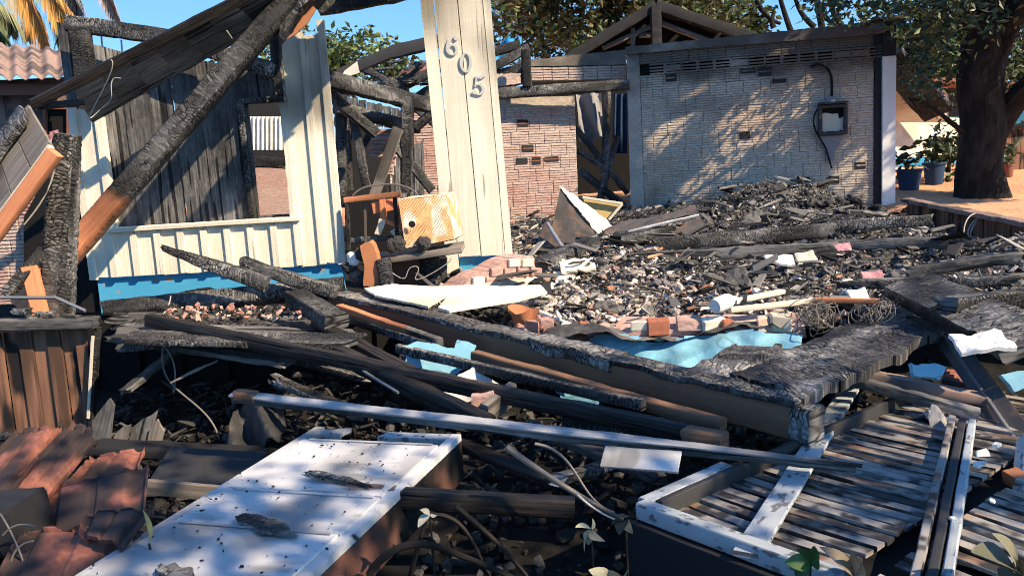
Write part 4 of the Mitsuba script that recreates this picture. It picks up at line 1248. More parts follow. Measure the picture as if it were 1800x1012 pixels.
xs, ys = np.linspace(-.75, 5.1, 190), np.linspace(5.0, 13.6, 220)
X, Y = np.meshgrid(xs, ys, indexing='ij')
q = np.stack([X, Y, 0 * X], -1)
Zr = heap(X, Y) + 0.22 * (meshkit.fbm(q * 2.1, 5, 31) - .5) + 0.05 * (meshkit.fbm(q * 14, 3, 32) - .5)
n_ = meshkit.fbm(q * 6, 4, 33)[..., None]
Cr = 0.03 + 0.40 * n_ ** 3 * np.array([1.0, .97, .94]) + 0.05 * np.clip(meshkit.fbm(q * 1.3, 3, 35)[..., None] - .52, 0, 1) * np.array([3.0, 1.9, 1.6])
i, j = np.meshgrid(np.arange(189), np.arange(219), indexing='ij')
f = np.stack([i * 220 + j, (i + 1) * 220 + j, (i + 1) * 220 + j + 1, i * 220 + j + 1], -1).reshape(-1, 4)
single('ash_bed', (np.column_stack([X.ravel(), Y.ravel(), Zr.ravel()]), np.vstack([f[:, [0, 1, 2]], f[:, [0, 2, 3]]])), 'pieces',
       'uneven bed of black ash covering the floor of the burnt house', kind='stuff', smooth=False, color=Cr.reshape(-1, 3))
from scipy.interpolate import RegularGridInterpolator
surf = RegularGridInterpolator((xs, ys), Zr, bounds_error=False, fill_value=0.0)


def spots(n, x0=-.65, x1=5.2, y0=5.25, y1=13.2, bias=None):
    out = np.zeros((0, 2))
    while len(out) < n:
        c = np.column_stack([rng.uniform(x0, x1, 4 * n), rng.uniform(y0, y1, 4 * n)])
        keep = (c[:, 1] < 13.2) & ((c[:, 0] < 4.56 + .118 * (c[:, 1] - 7.6)) | (c[:, 1] < 6.8))
        keep &= ~((c[:, 0] < .05) & (c[:, 1] > 6.9)) & ~((c[:, 0] < .12) & (c[:, 1] > 5.55) & (c[:, 1] < 6.4))
        if bias is not None:
            keep &= rng.random(len(c)) < bias(c)
        out = np.vstack([out, c[keep]])
    return out[:n]


def pieces(name, n, size, protos, palette, label, aspect=(1, .7, .5), lift=.01, bias=None, tilt=.6, tone=.5, **k):
    c = spots(n, bias=bias, **k)
    s = size[0] * (size[1] / size[0]) ** rng.random(n)
    pos = np.column_stack([c, surf(c) + s * .18 + lift * rng.random(n)])
    sc = s[:, None] * np.array(aspect) * rng.uniform(.7, 1.3, (n, 3))
    pal = np.array(palette)
    col = pal[rng.integers(0, len(pal), n)] * rng.uniform(1 - tone, 1 + tone, (n, 1))
    v, f, cc = scatter(pos, sc, protos, col, normal_tilt=tilt)
    single(name, (v, f), 'pieces', label, kind='stuff', color=np.clip(cc, 0.003, .85))


pinkish = lambda c: np.clip(1.25 - .32 * c[:, 0] - .09 * (c[:, 1] - 5.3), .05, 1)
CHARC = [(.014, .014, .014), (.04, .039, .037), (.10, .097, .092), (.17, .165, .158), (.025, .025, .026)]
pieces('charcoal_debris', 20000, (.022, .095), ROCKS + CHIPS, CHARC, 'broken charcoal and black cinders over the whole plot', tilt=.8)
pieces('fine_cinders', 60000, (.010, .034), CHIPS, CHARC + [(.24, .235, .23), (.40, .37, .35), (.16, .155, .15), (.30, .29, .28)], 'fine grey cinders and ash grit over the plot', tilt=.6)
pieces('ash_flakes', 12000, (.025, .085), CHIPS, [(.20, .195, .19), (.34, .33, .32), (.13, .128, .125), (.45, .43, .41)], 'pale grey ash flakes among the cinders', aspect=(1, .6, .18), lift=.03)
pieces('charred_sticks', 2600, (.10, .34), CHIPS, CHARC + [(.16, .155, .15)], 'small charred sticks and laths among the cinders', aspect=(1, .13, .10), lift=.05, tilt=.35)
pieces('clay_fragments', 2000, (.025, .17), CHIPS, [(.36, .25, .21), (.42, .33, .29), (.48, .41, .37), (.36, .17, .11), (.44, .41, .38)], 'broken pink and orange clay fragments on the ash', aspect=(1, .6, .28), lift=.03, bias=pinkish, tilt=.4)
pieces('pale_splinters', 420, (.07, .26), CHIPS, [(.55, .47, .36), (.62, .58, .52), (.50, .28, .16)], 'pale wood splinters on the ash', aspect=(1, .14, .10), lift=.05, bias=pinkish, tilt=.3)

pieces('charred_board_scraps', 620, (.14, .65), CHIPS, CHARC + [(.20, .19, .18)], 'flat charred board scraps lying on the cinders', aspect=(1, .3, .06), lift=.06, tilt=.22)
pieces('pale_rubble', 900, (.03, .12), CHIPS + ROCKS, [(.56, .52, .47), (.60, .50, .44), (.5, .42, .36)], 'pale plaster and clay crumbs near the front edge of the plot', aspect=(1, .7, .4), lift=.04, bias=lambda c: np.clip(1.2 - .35 * c[:, 0] - .3 * (c[:, 1] - 5.3), .02, 1), tilt=.4)

LUMPS = [lump(k + 200, .8, 2) for k in range(6)]
pieces('burnt_clods', 260, (.08, .26), LUMPS, [(.016, .016, .016), (.05, .048, .046), (.10, .098, .094), (.20, .19, .18)], 'burnt clods and fused lumps half sunk in the cinders', aspect=(1, .8, .5), lift=.0, tilt=.3)

# wires curling in the ash
def tangle(name, px, py, r, n, label, m='wire', th=.0028):
    c0 = Z(px, py, 0.05)
    k = thing(name, label, 'wire tangle')
    for _ in range(n):
        a0 = rng.uniform(0, 6.28)
        p = []
        cc = c0 + np.array([rng.normal(0, r * .5), rng.normal(0, r * .4), rng.uniform(0, r * .5)])
        rr = r * rng.uniform(.35, .9)
        ax = nz(rng.normal(0, 1, 3)); b = nz(np.cross(ax, [.1, .9, .3])); d = np.cross(ax, b)
        for t in np.linspace(0, rng.uniform(3, 8), 18):
            p.append(cc + rr * (np.cos(a0 + t) * b + np.sin(a0 + t) * d) + ax * t * .01)
        gpart(k, 'strand', tube(p, th, 5), m)


tangle('burnt_spring_coils', 1435, 562, .10, 34, 'tangle of burnt coil springs on the ash behind the blue wall remnant')
tangle('burnt_wire_ball', 1545, 562, .09, 30, 'round ball of black burnt wire beside the wide charred plank')
wl = thing('wire_loops', 'stiff pale wires looping up beside the low plank wall', 'wire')
for pts in (((1702, 432), (1696, 395), (1712, 376), (1740, 390), (1750, 405)), ((1708, 428), (1704, 400), (1726, 382), (1728, 412)), ((1704, 430), (1712, 395), (1722, 388))):
    gpart(wl, 'strand', tube(spline([P(a, b, 8.6 + .1 * k) for k, (a, b) in enumerate(pts)], 24), .008, 5), 'pale_wire')

# charred timbers lying on the rubble
def lying(px0, px1, w, h, label, m='char', z=(.2, .2), name='charred_beam', cat='beam', **k):
    a, b = Z(*px0, z[0]), Z(*px1, z[1])
    k.setdefault('rough', .014); k.setdefault('cell', .04); k.setdefault('rag', (.12, .12))
    return gsingle(name, beam(a, b, w, h, **k), m, label, cat)


lying((1135, 432), (1480, 402), .14, .13, 'charred beam lying across the rubble behind all the others', z=(.26, .32))
lying((1440, 398), (1650, 386), .12, .10, 'grey charred pole end at the foot of the ash heap', z=(.33, .36))
lying((1050, 462), (1480, 440), .17, .15, 'long flat grey charred beam in the middle of the rubble', z=(.15, .2), m='char_board')
lying((1430, 432), (1720, 424), .11, .09, 'charred plank beside the low plank wall', z=(.22, .25), m='char_board')
lying((1075, 425), (1180, 405), .14, .10, 'short black beam under the crumpled metal cabinet', z=(.3, .3))
lying((945, 472), (1045, 425), .16, .12, 'black board leaning on the crumpled metal cabinet', z=(.2, .3))
lying((1490, 500), (1810, 492), .10, .06, 'thin charred plank behind the dark right hand timbers', z=(.16, .2))
lying((1580, 480), (1810, 450), .08, .07, 'charred lath near the wire loops', z=(.2, .3), m='char_board')
lying((1590, 498), (1830, 612), .30, .09, 'broad black timber sloping off the right edge', z=(.2, .12), up=[-.3, -.2, 1])
lying((1640, 540), (1830, 520), .14, .09, 'black timber end at the right edge of the rubble', z=(.2, .2))
lying((1290, 530), (1375, 512), .05, .03, 'pale wooden strip on the ash, the one farther back', 'cream_plain', z=(.14, .14), name='pale_strip', cat='strip', rough=.003, rag=(0, 0))
lying((1282, 545), (1432, 528), .06, .03, 'long pale wooden strip beside the white bottle', 'cream_plain', z=(.12, .13), name='pale_strip', cat='strip', rough=.003, rag=(0, 0))
lying((904, 530), (1002, 572), .035, .03, 'thin white stick slanting in the pink fragments', 'white_plain', z=(.1, .06), name='white_stick', cat='stick', rough=.002, rag=(0, 0))
lying((1420, 527), (1560, 530), .05, .03, 'brown strip of wood behind the wire tangle', 'orange_wood', z=(.14, .14), name='brown_strip', cat='strip', rough=.004)

# things lying in the ash
bt = Z(1284, 552, .12)
me = trimesh.creation.revolve(np.array([[0, 0], [.055, .004], [.062, .03], [.062, .15], [.045, .19], [.022, .205], [.022, .235], [0, .237]]), sections=20)
R = np.eye(4); R[:3, :3] = rot([0, 0, 1], 35) @ rot([0, 1, 0], 82); R[:3, :3] *= .78; R[:3, 3] = bt + [-.08, .06, .04]
me.apply_transform(R)
single('white_bottle', me, 'white_plain', 'white plastic bottle lying on the ash behind the blue wall remnant', 'bottle', smooth=30)
for (x, y, sx, sy, mname, lab, nm, cat) in (
        (1372, 462, .22, .05, 'white_plain', 'flat white scrap in the middle of the ash', 'white_scrap', 'scrap'),
        (1415, 458, .15, .05, 'cream_plain', 'cream coloured scrap right of the flat white one', 'cream_scrap', 'scrap'),
        (1478, 440, .15, .025, 'pink', 'bright pink rag behind the ash field', 'pink_cloth', 'rag'),
        (1535, 490, .15, .02, 'pink', 'pink rag in the middle of the ash near the right', 'pink_cloth', 'rag'),
        (1512, 526, .12, .05, 'white_plain', 'white scrap above the wire ball', 'white_scrap', 'scrap'),
        (1440, 412, .3, .07, 'orange_wood', 'orange clay scrap beside the rear charred beam', 'orange_scrap', 'scrap'),
        (1015, 470, .28, .12, 'plaster', 'cream plaster lump in front of the crumpled metal cabinet', 'plaster_lump', 'lump'),
        (992, 492, .16, .1, 'plaster', 'small plaster lump left in the ash near the brick corner', 'plaster_lump', 'lump'),
        (1125, 425, .16, .14, 'plaster', 'pale lump under the metal cabinet door', 'pale_lump', 'lump'),
        (1725, 612, .24, .07, 'white_plain', 'white torn board lying right of the wide charred plank', 'white_board', 'board')):
    o = Z(x, y, .2 if y < 480 else .12)
    g = sheet(o + [-sx / 2, -sy, 0], o + [sx / 2, -sy, 0], o + [sx / 2, sy, .06], o + [-sx / 2, sy, .05], 14, 12, rough=.05, freq=9, warp=.03, thick=.02)
    gsingle(nm, g, mname, lab, cat, smooth=False)
an = np.linspace(.6, 1.62 * np.pi, 25)
ob = Z(925, 570, .05)
v = np.array([[[(.07 + .012 * k) * math.cos(a) * (1 + .15 * math.sin(3 * a)), (.07 + .012 * k) * math.sin(a), .035 * k + .02 * math.sin(2 * a + k)] for a in an] for k in range(4)]).reshape(-1, 3)
i, j = np.meshgrid(np.arange(3), np.arange(24), indexing='ij')
f = np.stack([i * 25 + j, i * 25 + j + 1, (i + 1) * 25 + j + 1, (i + 1) * 25 + j], -1).reshape(-1, 4)
single('orange_pot_rim', (v + ob, f), 'orange_wood', 'broken orange pot standing in the pink fragments', 'pot', smooth=True)
for k in range(26):
    a = np.array([rng.uniform(1385, 1600), 0]); a[1] = rng.uniform(345, 392)
    p = P(*a, rng.uniform(10.8, 11.6))
    me = lump(k + 60, .9)
    sc_ = rng.uniform(.15, .36)
    single('heap_lump', (me[0] * sc_ * [1.2, .8, .7] @ rot([0, 0, 1], rng.uniform(0, 360)).T + p, me[1]), 'char_rock', 'black burnt lump on the ash heap by the block wall', 'lump', group='burnt lumps on the ash heap')

# ------------------------------------------------------------------ remains of the blue plinth wall
bl = thing('blue_plinth_wall', 'broken low wall with flaking light blue plaster and an exposed pink brick top', 'wall')
PL = Plane(Z(930, 592, 0.0), Z(1400, 580, 0.0), t=[0, .42, 1])
def crumple(u, v):
    return .05 * np.abs(np.sin(u * 11 + 1.3 * np.sin(v * 5))) * (.4 + .6 * meshkit.noise(np.stack([u * 6, v * 3, 0 * u], -1), 3)) + .012 * np.sin(u * 40) * (v > .3)


top_jag = lambda u, v: v < 1.02 - .16 * meshkit.noise(np.stack([u * 13, 0 * u, 0 * u], -1), 14)
gpart(bl, 'plaster_face', sheet(PL.P(985, 705), PL.P(1392, 700), PL.P(1412, 577), PL.P(985, 592), 90, 30, crumple, thick=.03, rough=.02, freq=7, mask=top_jag), 'old_blue', smooth=False, label='flaking light blue plaster face')
gpart(bl, 'brick_edge', beam(PL.P(905, 582, -.13), PL.P(1412, 571, -.13), .2, .07, up=[0, -.3, 1], rough=.03, freq=6, cell=.03), 'brick')
for k in range(15):
    x = 930 + k * 32 + rng.uniform(-8, 8)
    if rng.random() < .25:
        continue
    gpart(bl, 'brick', boxg(PL.P(x, 583 - k * .9, -.04) + [0, 0, rng.uniform(.0, .03)], .14 * rng.uniform(.5, 1.1), .08 * rng.uniform(.6, 1.2), .11 * rng.uniform(.6, 1.1), [(rot([0, 0, 1], rng.uniform(-25, 25)) @ rot([1, 0, 0], rng.uniform(-18, 18)))[k_] for k_ in range(3)], .008), ('brick', 'brick', 'plaster', 'red_brick')[k % 4], smooth=False)
PQ = Plane(Z(700, 650, -.05), Z(860, 640, -.05), t=[0, .35, 1])
gpart(bl, 'plaster_piece', slab(PQ, [PQ.px(*q) for q in ((714, 640), (712, 610), (735, 597), (800, 612), (806, 598), (836, 606), (838, 640), (815, 648), (790, 662), (735, 664))], .05, 0, jag=.022), 'old_blue', smooth=False)
gpart(bl, 'plaster_piece', slab(PQ, [PQ.px(*q) for q in ((866, 640), (880, 628), (930, 655), (925, 672), (890, 664))], .04, -.1, jag=.008), 'old_blue', smooth=False)
PR = Plane(Z(960, 700, -.12), Z(1100, 700, -.12), t=[0, .4, 1])
gpart(bl, 'plaster_piece', slab(PR, [PR.px(*q) for q in ((976, 690), (982, 675), (1004, 680), (1008, 694), (1056, 697), (1050, 716), (1012, 706))], .03, 0, jag=.006), 'old_blue', smooth=False)
PS = Plane(Z(1600, 670, -.05), Z(1800, 665, -.05), t=[0, .4, 1])
gpart(bl, 'plaster_piece', slab(PS, [PS.px(*q) for q in ((1600, 640), (1645, 638), (1665, 646), (1650, 668), (1606, 660))], .05, 0, jag=.02), 'old_blue', smooth=False)
gpart(bl, 'plaster_piece', slab(PS, [PS.px(*q) for q in ((1752, 660), (1830, 646), (1830, 672), (1776, 690))], .04, .05, jag=.006), 'old_blue', smooth=False)
# ------------------------------------------------------------------ big fallen timbers in front
bt_ = thing('brown_timber', 'thick sawn brown timber with a charred upper face lying diagonally across the foreground', 'timber')
ta, tbb = P(592, 535, 6.3), P(1412, 741, 3.5)
dv = nz(tbb - ta)
upv = nz(np.cross(np.cross(dv, [0, 0, 1]), dv))
gpart(bt_, 'sawn_face', beam(ta, tbb, .13, .15, up=upv, rough=.004, u0=-6, cell=.03, chamfer=.08), 'burnt_brown')
gpart(bt_, 'charred_top', beam(ta + upv * .085 - dv * .1, tbb + upv * .085 + dv * .02, .15, .03, up=upv, rough=.014, cell=.025, rag=(.05, .05)), 'char')
gpart(bt_, 'charred_end', beam(tbb - dv * .03, tbb + dv * .06, .14, .155, up=upv, rough=.01, cell=.02), 'char')
gpart(bt_, 'burnt_patch', beam(ta + dv * 2.15 + upv * .08, ta + dv * 2.75 + upv * .07, .155, .07, up=upv, rough=.02, cell=.025), 'char')

wp_ = thing('wide_charred_plank', 'very wide plank with scaly black charring sloping up to the right', 'plank')
c00, c10, c11, c01 = P(1190, 655, 3.95), P(1345, 708, 3.45), P(1745, 545, 5.1), P(1600, 520, 5.6)
c00b, c10b = P(1270, 660, 3.9), P(1420, 700, 3.45)
wax = nz((c11 + c01) / 2 - (c00b + c10b) / 2)
g = sheet(c10b, c11, c01, c00b, 110, 34, rough=.035, freq=6, thick=.05, mask=lambda u, v: (meshkit.noise(np.stack([u * 30, v * 3, u * 0], -1), 4) * .22 < np.minimum(u, 1 - u) * 6) & (meshkit.noise(np.stack([u * 16, v * 3, u * 0], -1), 9) * .20 < np.minimum(v, 1 - v) * 2.2))
gpart(wp_, 'plank', g, 'char')
gpart(wp_, 'end_piece', sheet(P(1165, 665, 4.0), P(1310, 705, 3.6), P(1400, 602, 4.6), P(1290, 604, 4.7), 50, 20, rough=.03, freq=7, thick=.04, mask=lambda u, v: meshkit.noise(np.stack([u * 10, v * 10, u * 0], -1), 5) * .3 < np.minimum(np.minimum(u, 1 - u), np.minimum(v, 1 - v)) * 4), 'char')


def fg(name, label, cat, a, da, b, db, w, h, m='char', up=(0, 0, 1), **k):
    k.setdefault('rough', .006)
    return gsingle(name, beam(P(*a, da), P(*b, db), w, h, up=up, **k), m, label, cat)


fg('charred_joist', 'long black joist with a raw orange end running below the brown timber', 'joist', (262, 562), 5.3, (1272, 775), 3.45, .07, .075, 'black_wood', rough=.006, cell=.03)
lj = thing('joist_end', 'raw orange broken end of the long black joist', 'end')
gpart(lj, 'core', beam(P(1195, 765, 3.5), P(1274, 779, 3.38), .088, .085, rough=.006, u0=-3, rag=(.05, 0)), 'burnt_brown')
bn = thing('roof_batten', 'pair of battens with raw orange ends just left below the brown timber', 'batten', None)
gpart(bn, 'lath', beam(P(597, 541, 5.9), P(772, 602, 4.9), .06, .055, rough=.005, u0=-.95), 'burnt_orange')
gpart(bn, 'lath', beam(P(600, 556, 5.85), P(765, 610, 4.88), .05, .05, rough=.006), 'char')
fg('roof_batten', 'batten with a chamfered pale end close under the right half of the brown timber', 'batten', (835, 625), 4.7, (1272, 748), 3.55, .06, .06, 'burnt_brown', u0=-5, cell=.04)
fg('roof_batten', 'dark batten half hidden behind the chamfered one', 'batten', (700, 612), 4.9, (1130, 712), 3.75, .05, .05, 'char')
fg('black_joist', 'black joist dropping from the deck down to the wardrobe', 'joist', (596, 622), 4.7, (860, 748), 3.75, .08, .09, 'black_wood')
fg('steel_rod', 'thin pale rod along the underside of the black joist', 'rod', (600, 628), 4.6, (700, 690), 4.1, .012, .012, 'steel', rough=0)
wpl = thing('white_plank', 'long thin weathered white plank with its underside shade put in as a black strip crossing the foreground over the wardrobe', 'plank')
gpart(wpl, 'face', beam(P(408, 692, 4.1), P(1515, 818, 3.05), .055, .012, up=[0, -.25, 1], rough=.004, u0=-2.75, bow=-.05, sag=.03, cell=.03, taper=(1, 1, 1, .4)), 'burnt_white')
gpart(wpl, 'shade_underside', beam(P(412, 698, 4.11), P(1505, 826, 3.07), .05, .042, up=[0, -.25, 1], rough=.007, bow=-.05, sag=.03, cell=.03, taper=(1, 1, 1, .4)), 'char_board')  # shaded lower side of the plank, put in as a separate dark strip
fg('brown_plank_stub', 'raw brown stub at the left tip of the white plank', 'stub', (408, 692), 4.1, (450, 697), 4.06, .058, .04, 'burnt_brown', up=[0, -.25, 1], u0=-1, rag=(.05, 0))
fg('charred_log', 'charred round edged log lying along the foot of the cream wall', 'log', (165, 548), 6.2, (612, 503), 6.35, .15, .15, 'char', rough=.012, rag=(.15, .06), chamfer=.35)
fg('pointed_charred_stick', 'charred stick with a splintered point rising in front of the cream boards', 'stick', (276, 432), 6.0, (470, 500), 6.0, .10, .11, 'char', rough=.014, taper=(.35, .8, 1), rag=(.08, 0))
fg('charred_stick', 'short charred stick beside the pointed one, running into the log', 'stick', (425, 462), 6.2, (590, 515), 6.1, .10, .09, 'char', rough=.012)
fg('orange_stub', 'charred stub with a raw orange break lying below the log', 'stub', (520, 522), 5.7, (592, 566), 5.2, .16, .10, 'burnt_orange', u0=-.5 + .52, rough=.008)
fg('metal_tube', 'thin bent grey metal tube at the left edge', 'tube', (-40, 523), 5.4, (98, 523), 5.4, .022, .022, 'steel', rough=0, chamfer=.4)
fg('metal_tube_end', 'short downward bent end of the grey metal tube', 'tube', (96, 522), 5.4, (150, 546), 5.35, .022, .022, 'steel', rough=0, chamfer=.4)

# charred floor deck and the dark hollow below it
dkk = thing('charred_floor_deck', 'collapsed charred floor boards over the dark hollow under the cream wall', 'floor')
for k in range(5):
    a = P(180 + 6 * k, 545 + 12 * k, 6.3 - .32 * k) + [0, 0, .0]
    b = P(600 + 12 * k, 560 + 10 * k, 6.2 - .32 * k)
    gpart(dkk, 'board', beam(a, b, .30, .035, rough=.012, cell=.05, rag=(.2, .2)), 'char_board' if k % 2 else 'char')
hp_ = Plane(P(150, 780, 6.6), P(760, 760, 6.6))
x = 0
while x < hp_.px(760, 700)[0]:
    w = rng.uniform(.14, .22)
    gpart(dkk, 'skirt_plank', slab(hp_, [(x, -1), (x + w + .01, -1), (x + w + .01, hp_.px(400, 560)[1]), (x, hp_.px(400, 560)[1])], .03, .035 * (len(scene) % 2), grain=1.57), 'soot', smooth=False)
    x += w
fg('charred_branch', 'grey crusted stick hanging in front of the dark hollow', 'stick', (195, 612), 5.2, (302, 602), 5.2, .05, .04, 'char', rough=.02, rag=(.1, .1))
fg('pale_twig', 'pale forked twig in the dark hollow', 'twig', (300, 672), 5.0, (382, 634), 5.0, .022, .02, 'grey_wood', rough=.012, taper=(.4, 1, .6))
gsingle('hanging_cable', tube(spline([P(288, 605, 5.1), P(292, 660, 5.1), P(330, 700, 5.0), P(385, 770, 4.9)], 30), .006, 5), 'wire', 'thin black cable hanging through the dark hollow', 'cable')
gsingle('hanging_wire', tube(spline([P(300, 520, 5.6), P(290, 548, 5.5), P(276, 575, 5.4), P(290, 610, 5.2), P(305, 690, 5.1)], 30), .004, 5), 'pale_wire', 'thin wire looping down over the edge of the deck', 'wire')
rubl = []
n = 260
cc = np.column_stack([rng.uniform(285, 560, n), rng.uniform(538, 560, n)])
pos = np.array([P(x, y, rng.uniform(5.4, 6.2)) for x, y in cc])
v, f, c_ = scatter(pos, rng.uniform(.03, .11, (n, 1)) * np.array([1, .7, .4]), CHIPS, np.array([(.42, .2, .16), (.5, .36, .3), (.03, .03, .03), (.06, .058, .055)])[rng.integers(0, 4, n)])
single('clay_bits', (v, f), 'pieces', 'pink clay bits lying on the charred deck', kind='stuff', color=c_)

n = 1500
cc = np.column_stack([rng.uniform(-2.9, .9, n), rng.uniform(3.5, 6.4, n)])
kz = ground_z(cc[:, 0], cc[:, 1])
pos = np.column_stack([cc, kz + rng.uniform(.0, .10, n)])
v, f, c_ = scatter(pos, (.05 * 7 ** rng.random(n))[:, None] * np.array([1, .16, .12]) * rng.uniform(.6, 1.6, (n, 3)), CHIPS, np.array(CHARC + [(.12, .11, .10)])[rng.integers(0, 6, n)] * .55, normal_tilt=.35)
single('splinter_litter', (v, f), 'pieces', 'charred splinters littering the black ground of the hollow', kind='stuff', color=c_)
n = 5000
cc = np.column_stack([rng.uniform(-2.9, 3.0, n), rng.uniform(2.2, 6.4, n)])
pos = np.column_stack([cc, ground_z(cc[:, 0], cc[:, 1]) + rng.uniform(.0, .05, n)])
v, f, c_ = scatter(pos, (.02 * 6 ** rng.random(n))[:, None] * np.array([1, .8, .6]), ROCKS + CHIPS, np.array(CHARC + [(.12, .08, .06)])[rng.integers(0, 6, n)] * .4, normal_tilt=.8)
single('ground_cinders', (v, f), 'pieces', 'black cinders and clods covering the front yard', kind='stuff', color=c_)

for k, (a, da, b, db, w, lab) in enumerate((
        ((185, 592), 5.5, (520, 640), 4.9, .12, 'charred plank under the deck edge, its left end highest'),
        ((330, 580), 5.6, (660, 668), 4.7, .10, 'charred plank running from the deck towards the blue plaster piece'),
        ((545, 560), 5.4, (735, 660), 4.5, .09, 'charred plank under the raw ended batten'),
        ((205, 700), 4.9, (330, 600), 5.3, .07, 'charred stave leaning in the left of the hollow'),
        ((470, 660), 4.7, (640, 735), 4.2, .08, 'charred stave behind the white plank'),
        ((760, 760), 3.9, (1010, 860), 3.2, .07, 'black stave sloping down beside the wardrobe'),
        ((900, 735), 4.0, (1180, 850), 3.3, .08, 'black plank running under the white plank to the slatted panel'),
        ((960, 850), 3.1, (1120, 800), 3.5, .06, 'black stave crossing under the long grey stick'))):
    fg('charred_plank', lab, 'plank', a, da, b, db, w, .035, ('char_board', 'char', 'black_wood')[k % 3], rough=.01, cell=.035, rag=(.15, .12))

# plank fence at the left
fe = thing('burnt_plank_fence', 'rust brown plank fence panel with a charred top rail at the left edge', 'fence')
fpn = Plane(P(-60, 760, 5.3), P(170, 748, 5.3))
ftop = fpn.px(60, 582)[1]
x = fpn.px(-60, 700)[0]
xe = fpn.px(163, 650)[0]
while x < xe - .02:
    w = rng.uniform(.075, .115)
    w = min(w, xe - x)
    g = slab(fpn, [(x, -.05), (x + w, -.05), (x + w, ftop), (x, ftop)], .022, .022 * (len(scene) % 2) + rng.uniform(-.012, .006), grain=1.57)
    gpart(fe, 'plank', g, 'fence', smooth=False)
    x += w + .003
gpart(fe, 'end_trim', beam(P(160, 758, 5.25), P(172, 575, 5.25), .03, .05, up=[0, -1, 0], rough=.004), 'burnt_brown')
gpart(fe, 'end_trim', beam(P(155, 735, 5.22), P(163, 590, 5.22), .018, .01, up=[0, -1, 0], rough=.002), 'cream_plain')
gpart(fe, 'top_rail', beam(P(-60, 572, 5.25), P(176, 566, 5.25), .14, .06, rough=.008, rag=(0, .05)), 'char_board')
for k, (x, y) in enumerate(((20, 545), (60, 552), (108, 556), (45, 560))):
    fg('charred_scrap', f'charred wood scrap {"first" if k == 0 else "second" if k == 1 else "third" if k == 2 else "fourth"} from the left on the fence rail', 'scrap', (x, y), 5.3, (x + 38, y + 4), 5.25, .05, .04, 'char', rough=.015, rag=(.05, .05))
fg('ground_board', 'thin dark board along the foot of the plank fence', 'board', (-40, 762), 4.9, (240, 782), 4.6, .05, .03, 'burnt_brown', rough=.004)
st = thing('splintered_planks', 'row of burnt splintered plank stubs beside the plank fence', 'planks')
spn = Plane(P(150, 782, 4.75), P(300, 784, 4.75))
for k, pts in enumerate((((158, 782), (192, 782), (200, 712), (192, 700), (172, 725), (162, 740)), ((195, 784), (222, 784), (232, 745), (218, 748), (206, 760)), ((224, 785), (256, 785), (272, 738), (276, 722), (262, 732), (248, 738), (232, 752)), ((258, 786), (282, 786), (290, 756), (278, 735), (266, 752)))):
    gpart(st, 'plank', slab(spn, [spn.px(*q) for q in pts], .02, .02 * (k % 2), grain=1.3, jag=.005), 'grey_wood' if k % 2 else 'char_board', smooth=False)
fg('black_sill', 'long black sill board on the ground in front of the dark hollow', 'board', (165, 785), 4.55, (470, 800), 4.4, .16, .05, 'dark_soot', rough=.006)
gz = Plane(Z(270, 870, -.42), Z(400, 878, -.42), t=[.25, 1, .3])
gsingle('dark_metal_tray', slab(gz, [gz.px(*q) for q in ((258, 850), (400, 862), (470, 795), (300, 785))], .015, 0), 'dark_grey', 'dark flat metal tray lying between the tiles and the wardrobe', 'tray', smooth=False)
fg('tray_rim', 'grey lower rim board of the dark metal tray', 'rim', (258, 855), 3.75, (395, 868), 3.65, .03, .07, 'grey_wood', rough=.003)
gsingle('dark_cloth', sheet(P(385, 790, 4.5), P(492, 792, 4.4), P(488, 708, 4.8), P(415, 715, 4.8), 30, 26, lambda u, v: .07 * np.sin(u * 9 + 4 * v), thick=.006, rough=.12, freq=5, warp=.05), 'dark_grey', 'dark grey crumpled cloth in the hollow behind the wardrobe', 'cloth')

# terracotta roof tiles at the lower left
def roman_tile(key, c00, c10, c11, c01, label, amp=.03, waves=2.0):
    rib = lambda v, c, w: np.sqrt(np.clip(1 - ((v - c) / w) ** 2, 0, 1))
    sd_ = nseed()
    g = sheet(c00, c10, c11, c01, 60, 60, lambda u, v: .022 * (rib(v, .10, .09) + rib(v, .90, .09)) + .010 * rib(v, .5, .05) + .012 * (u > .90) * (u < .955), thick=.016, rough=.002, freq=9,
              mask=lambda u, v: .16 * meshkit.noise(np.stack([v * 5, u * 5, 0 * u + sd_], -1), sd_) < np.minimum(u, 1 - u) + .07)
    return gsingle(key, g, 'tile', label, 'roof tile')


roman_tile('roof_tile', P(-30, 905, 3.1), P(130, 742, 3.7), P(178, 765, 3.62), P(45, 925, 3.05), 'big terracotta tile lying uppermost on the pile, tilted with its slot up', amp=.012, waves=1.0)
roman_tile('roof_tile', P(-80, 880, 3.2), P(30, 760, 3.75), P(112, 745, 3.75), P(10, 880, 3.1), 'bright orange terracotta tile at the left edge of the frame', amp=.018, waves=1.2)
roman_tile('roof_tile', P(60, 960, 2.95), P(75, 862, 3.3), P(262, 818, 3.3), P(255, 900, 2.95), 'sooty terracotta tile lying flat under the uppermost one', amp=.010, waves=2.0)
roman_tile('roof_tile', P(140, 945, 2.72), P(150, 905, 2.9), P(272, 893, 2.8), P(215, 962, 2.6), 'small broken tile with a bright orange broken edge', amp=.014, waves=1.5)
roman_tile('roof_tile', P(-20, 1050, 2.6), P(40, 930, 2.9), P(250, 930, 2.75), P(190, 1060, 2.5), 'dark sooty tile at the very bottom left corner', amp=.012, waves=2.0)
roman_tile('roof_tile', P(95, 880, 3.4), P(160, 805, 3.75), P(255, 790, 3.8), P(240, 830, 3.55), 'dark blackened tile edge at the back of the pile', amp=.012, waves=1.5)
fg('black_box', 'charred black box at the left edge below the orange tile', 'box', (-40, 925), 2.95, (58, 912), 2.95, .25, .18, 'dark_soot', rough=.01)
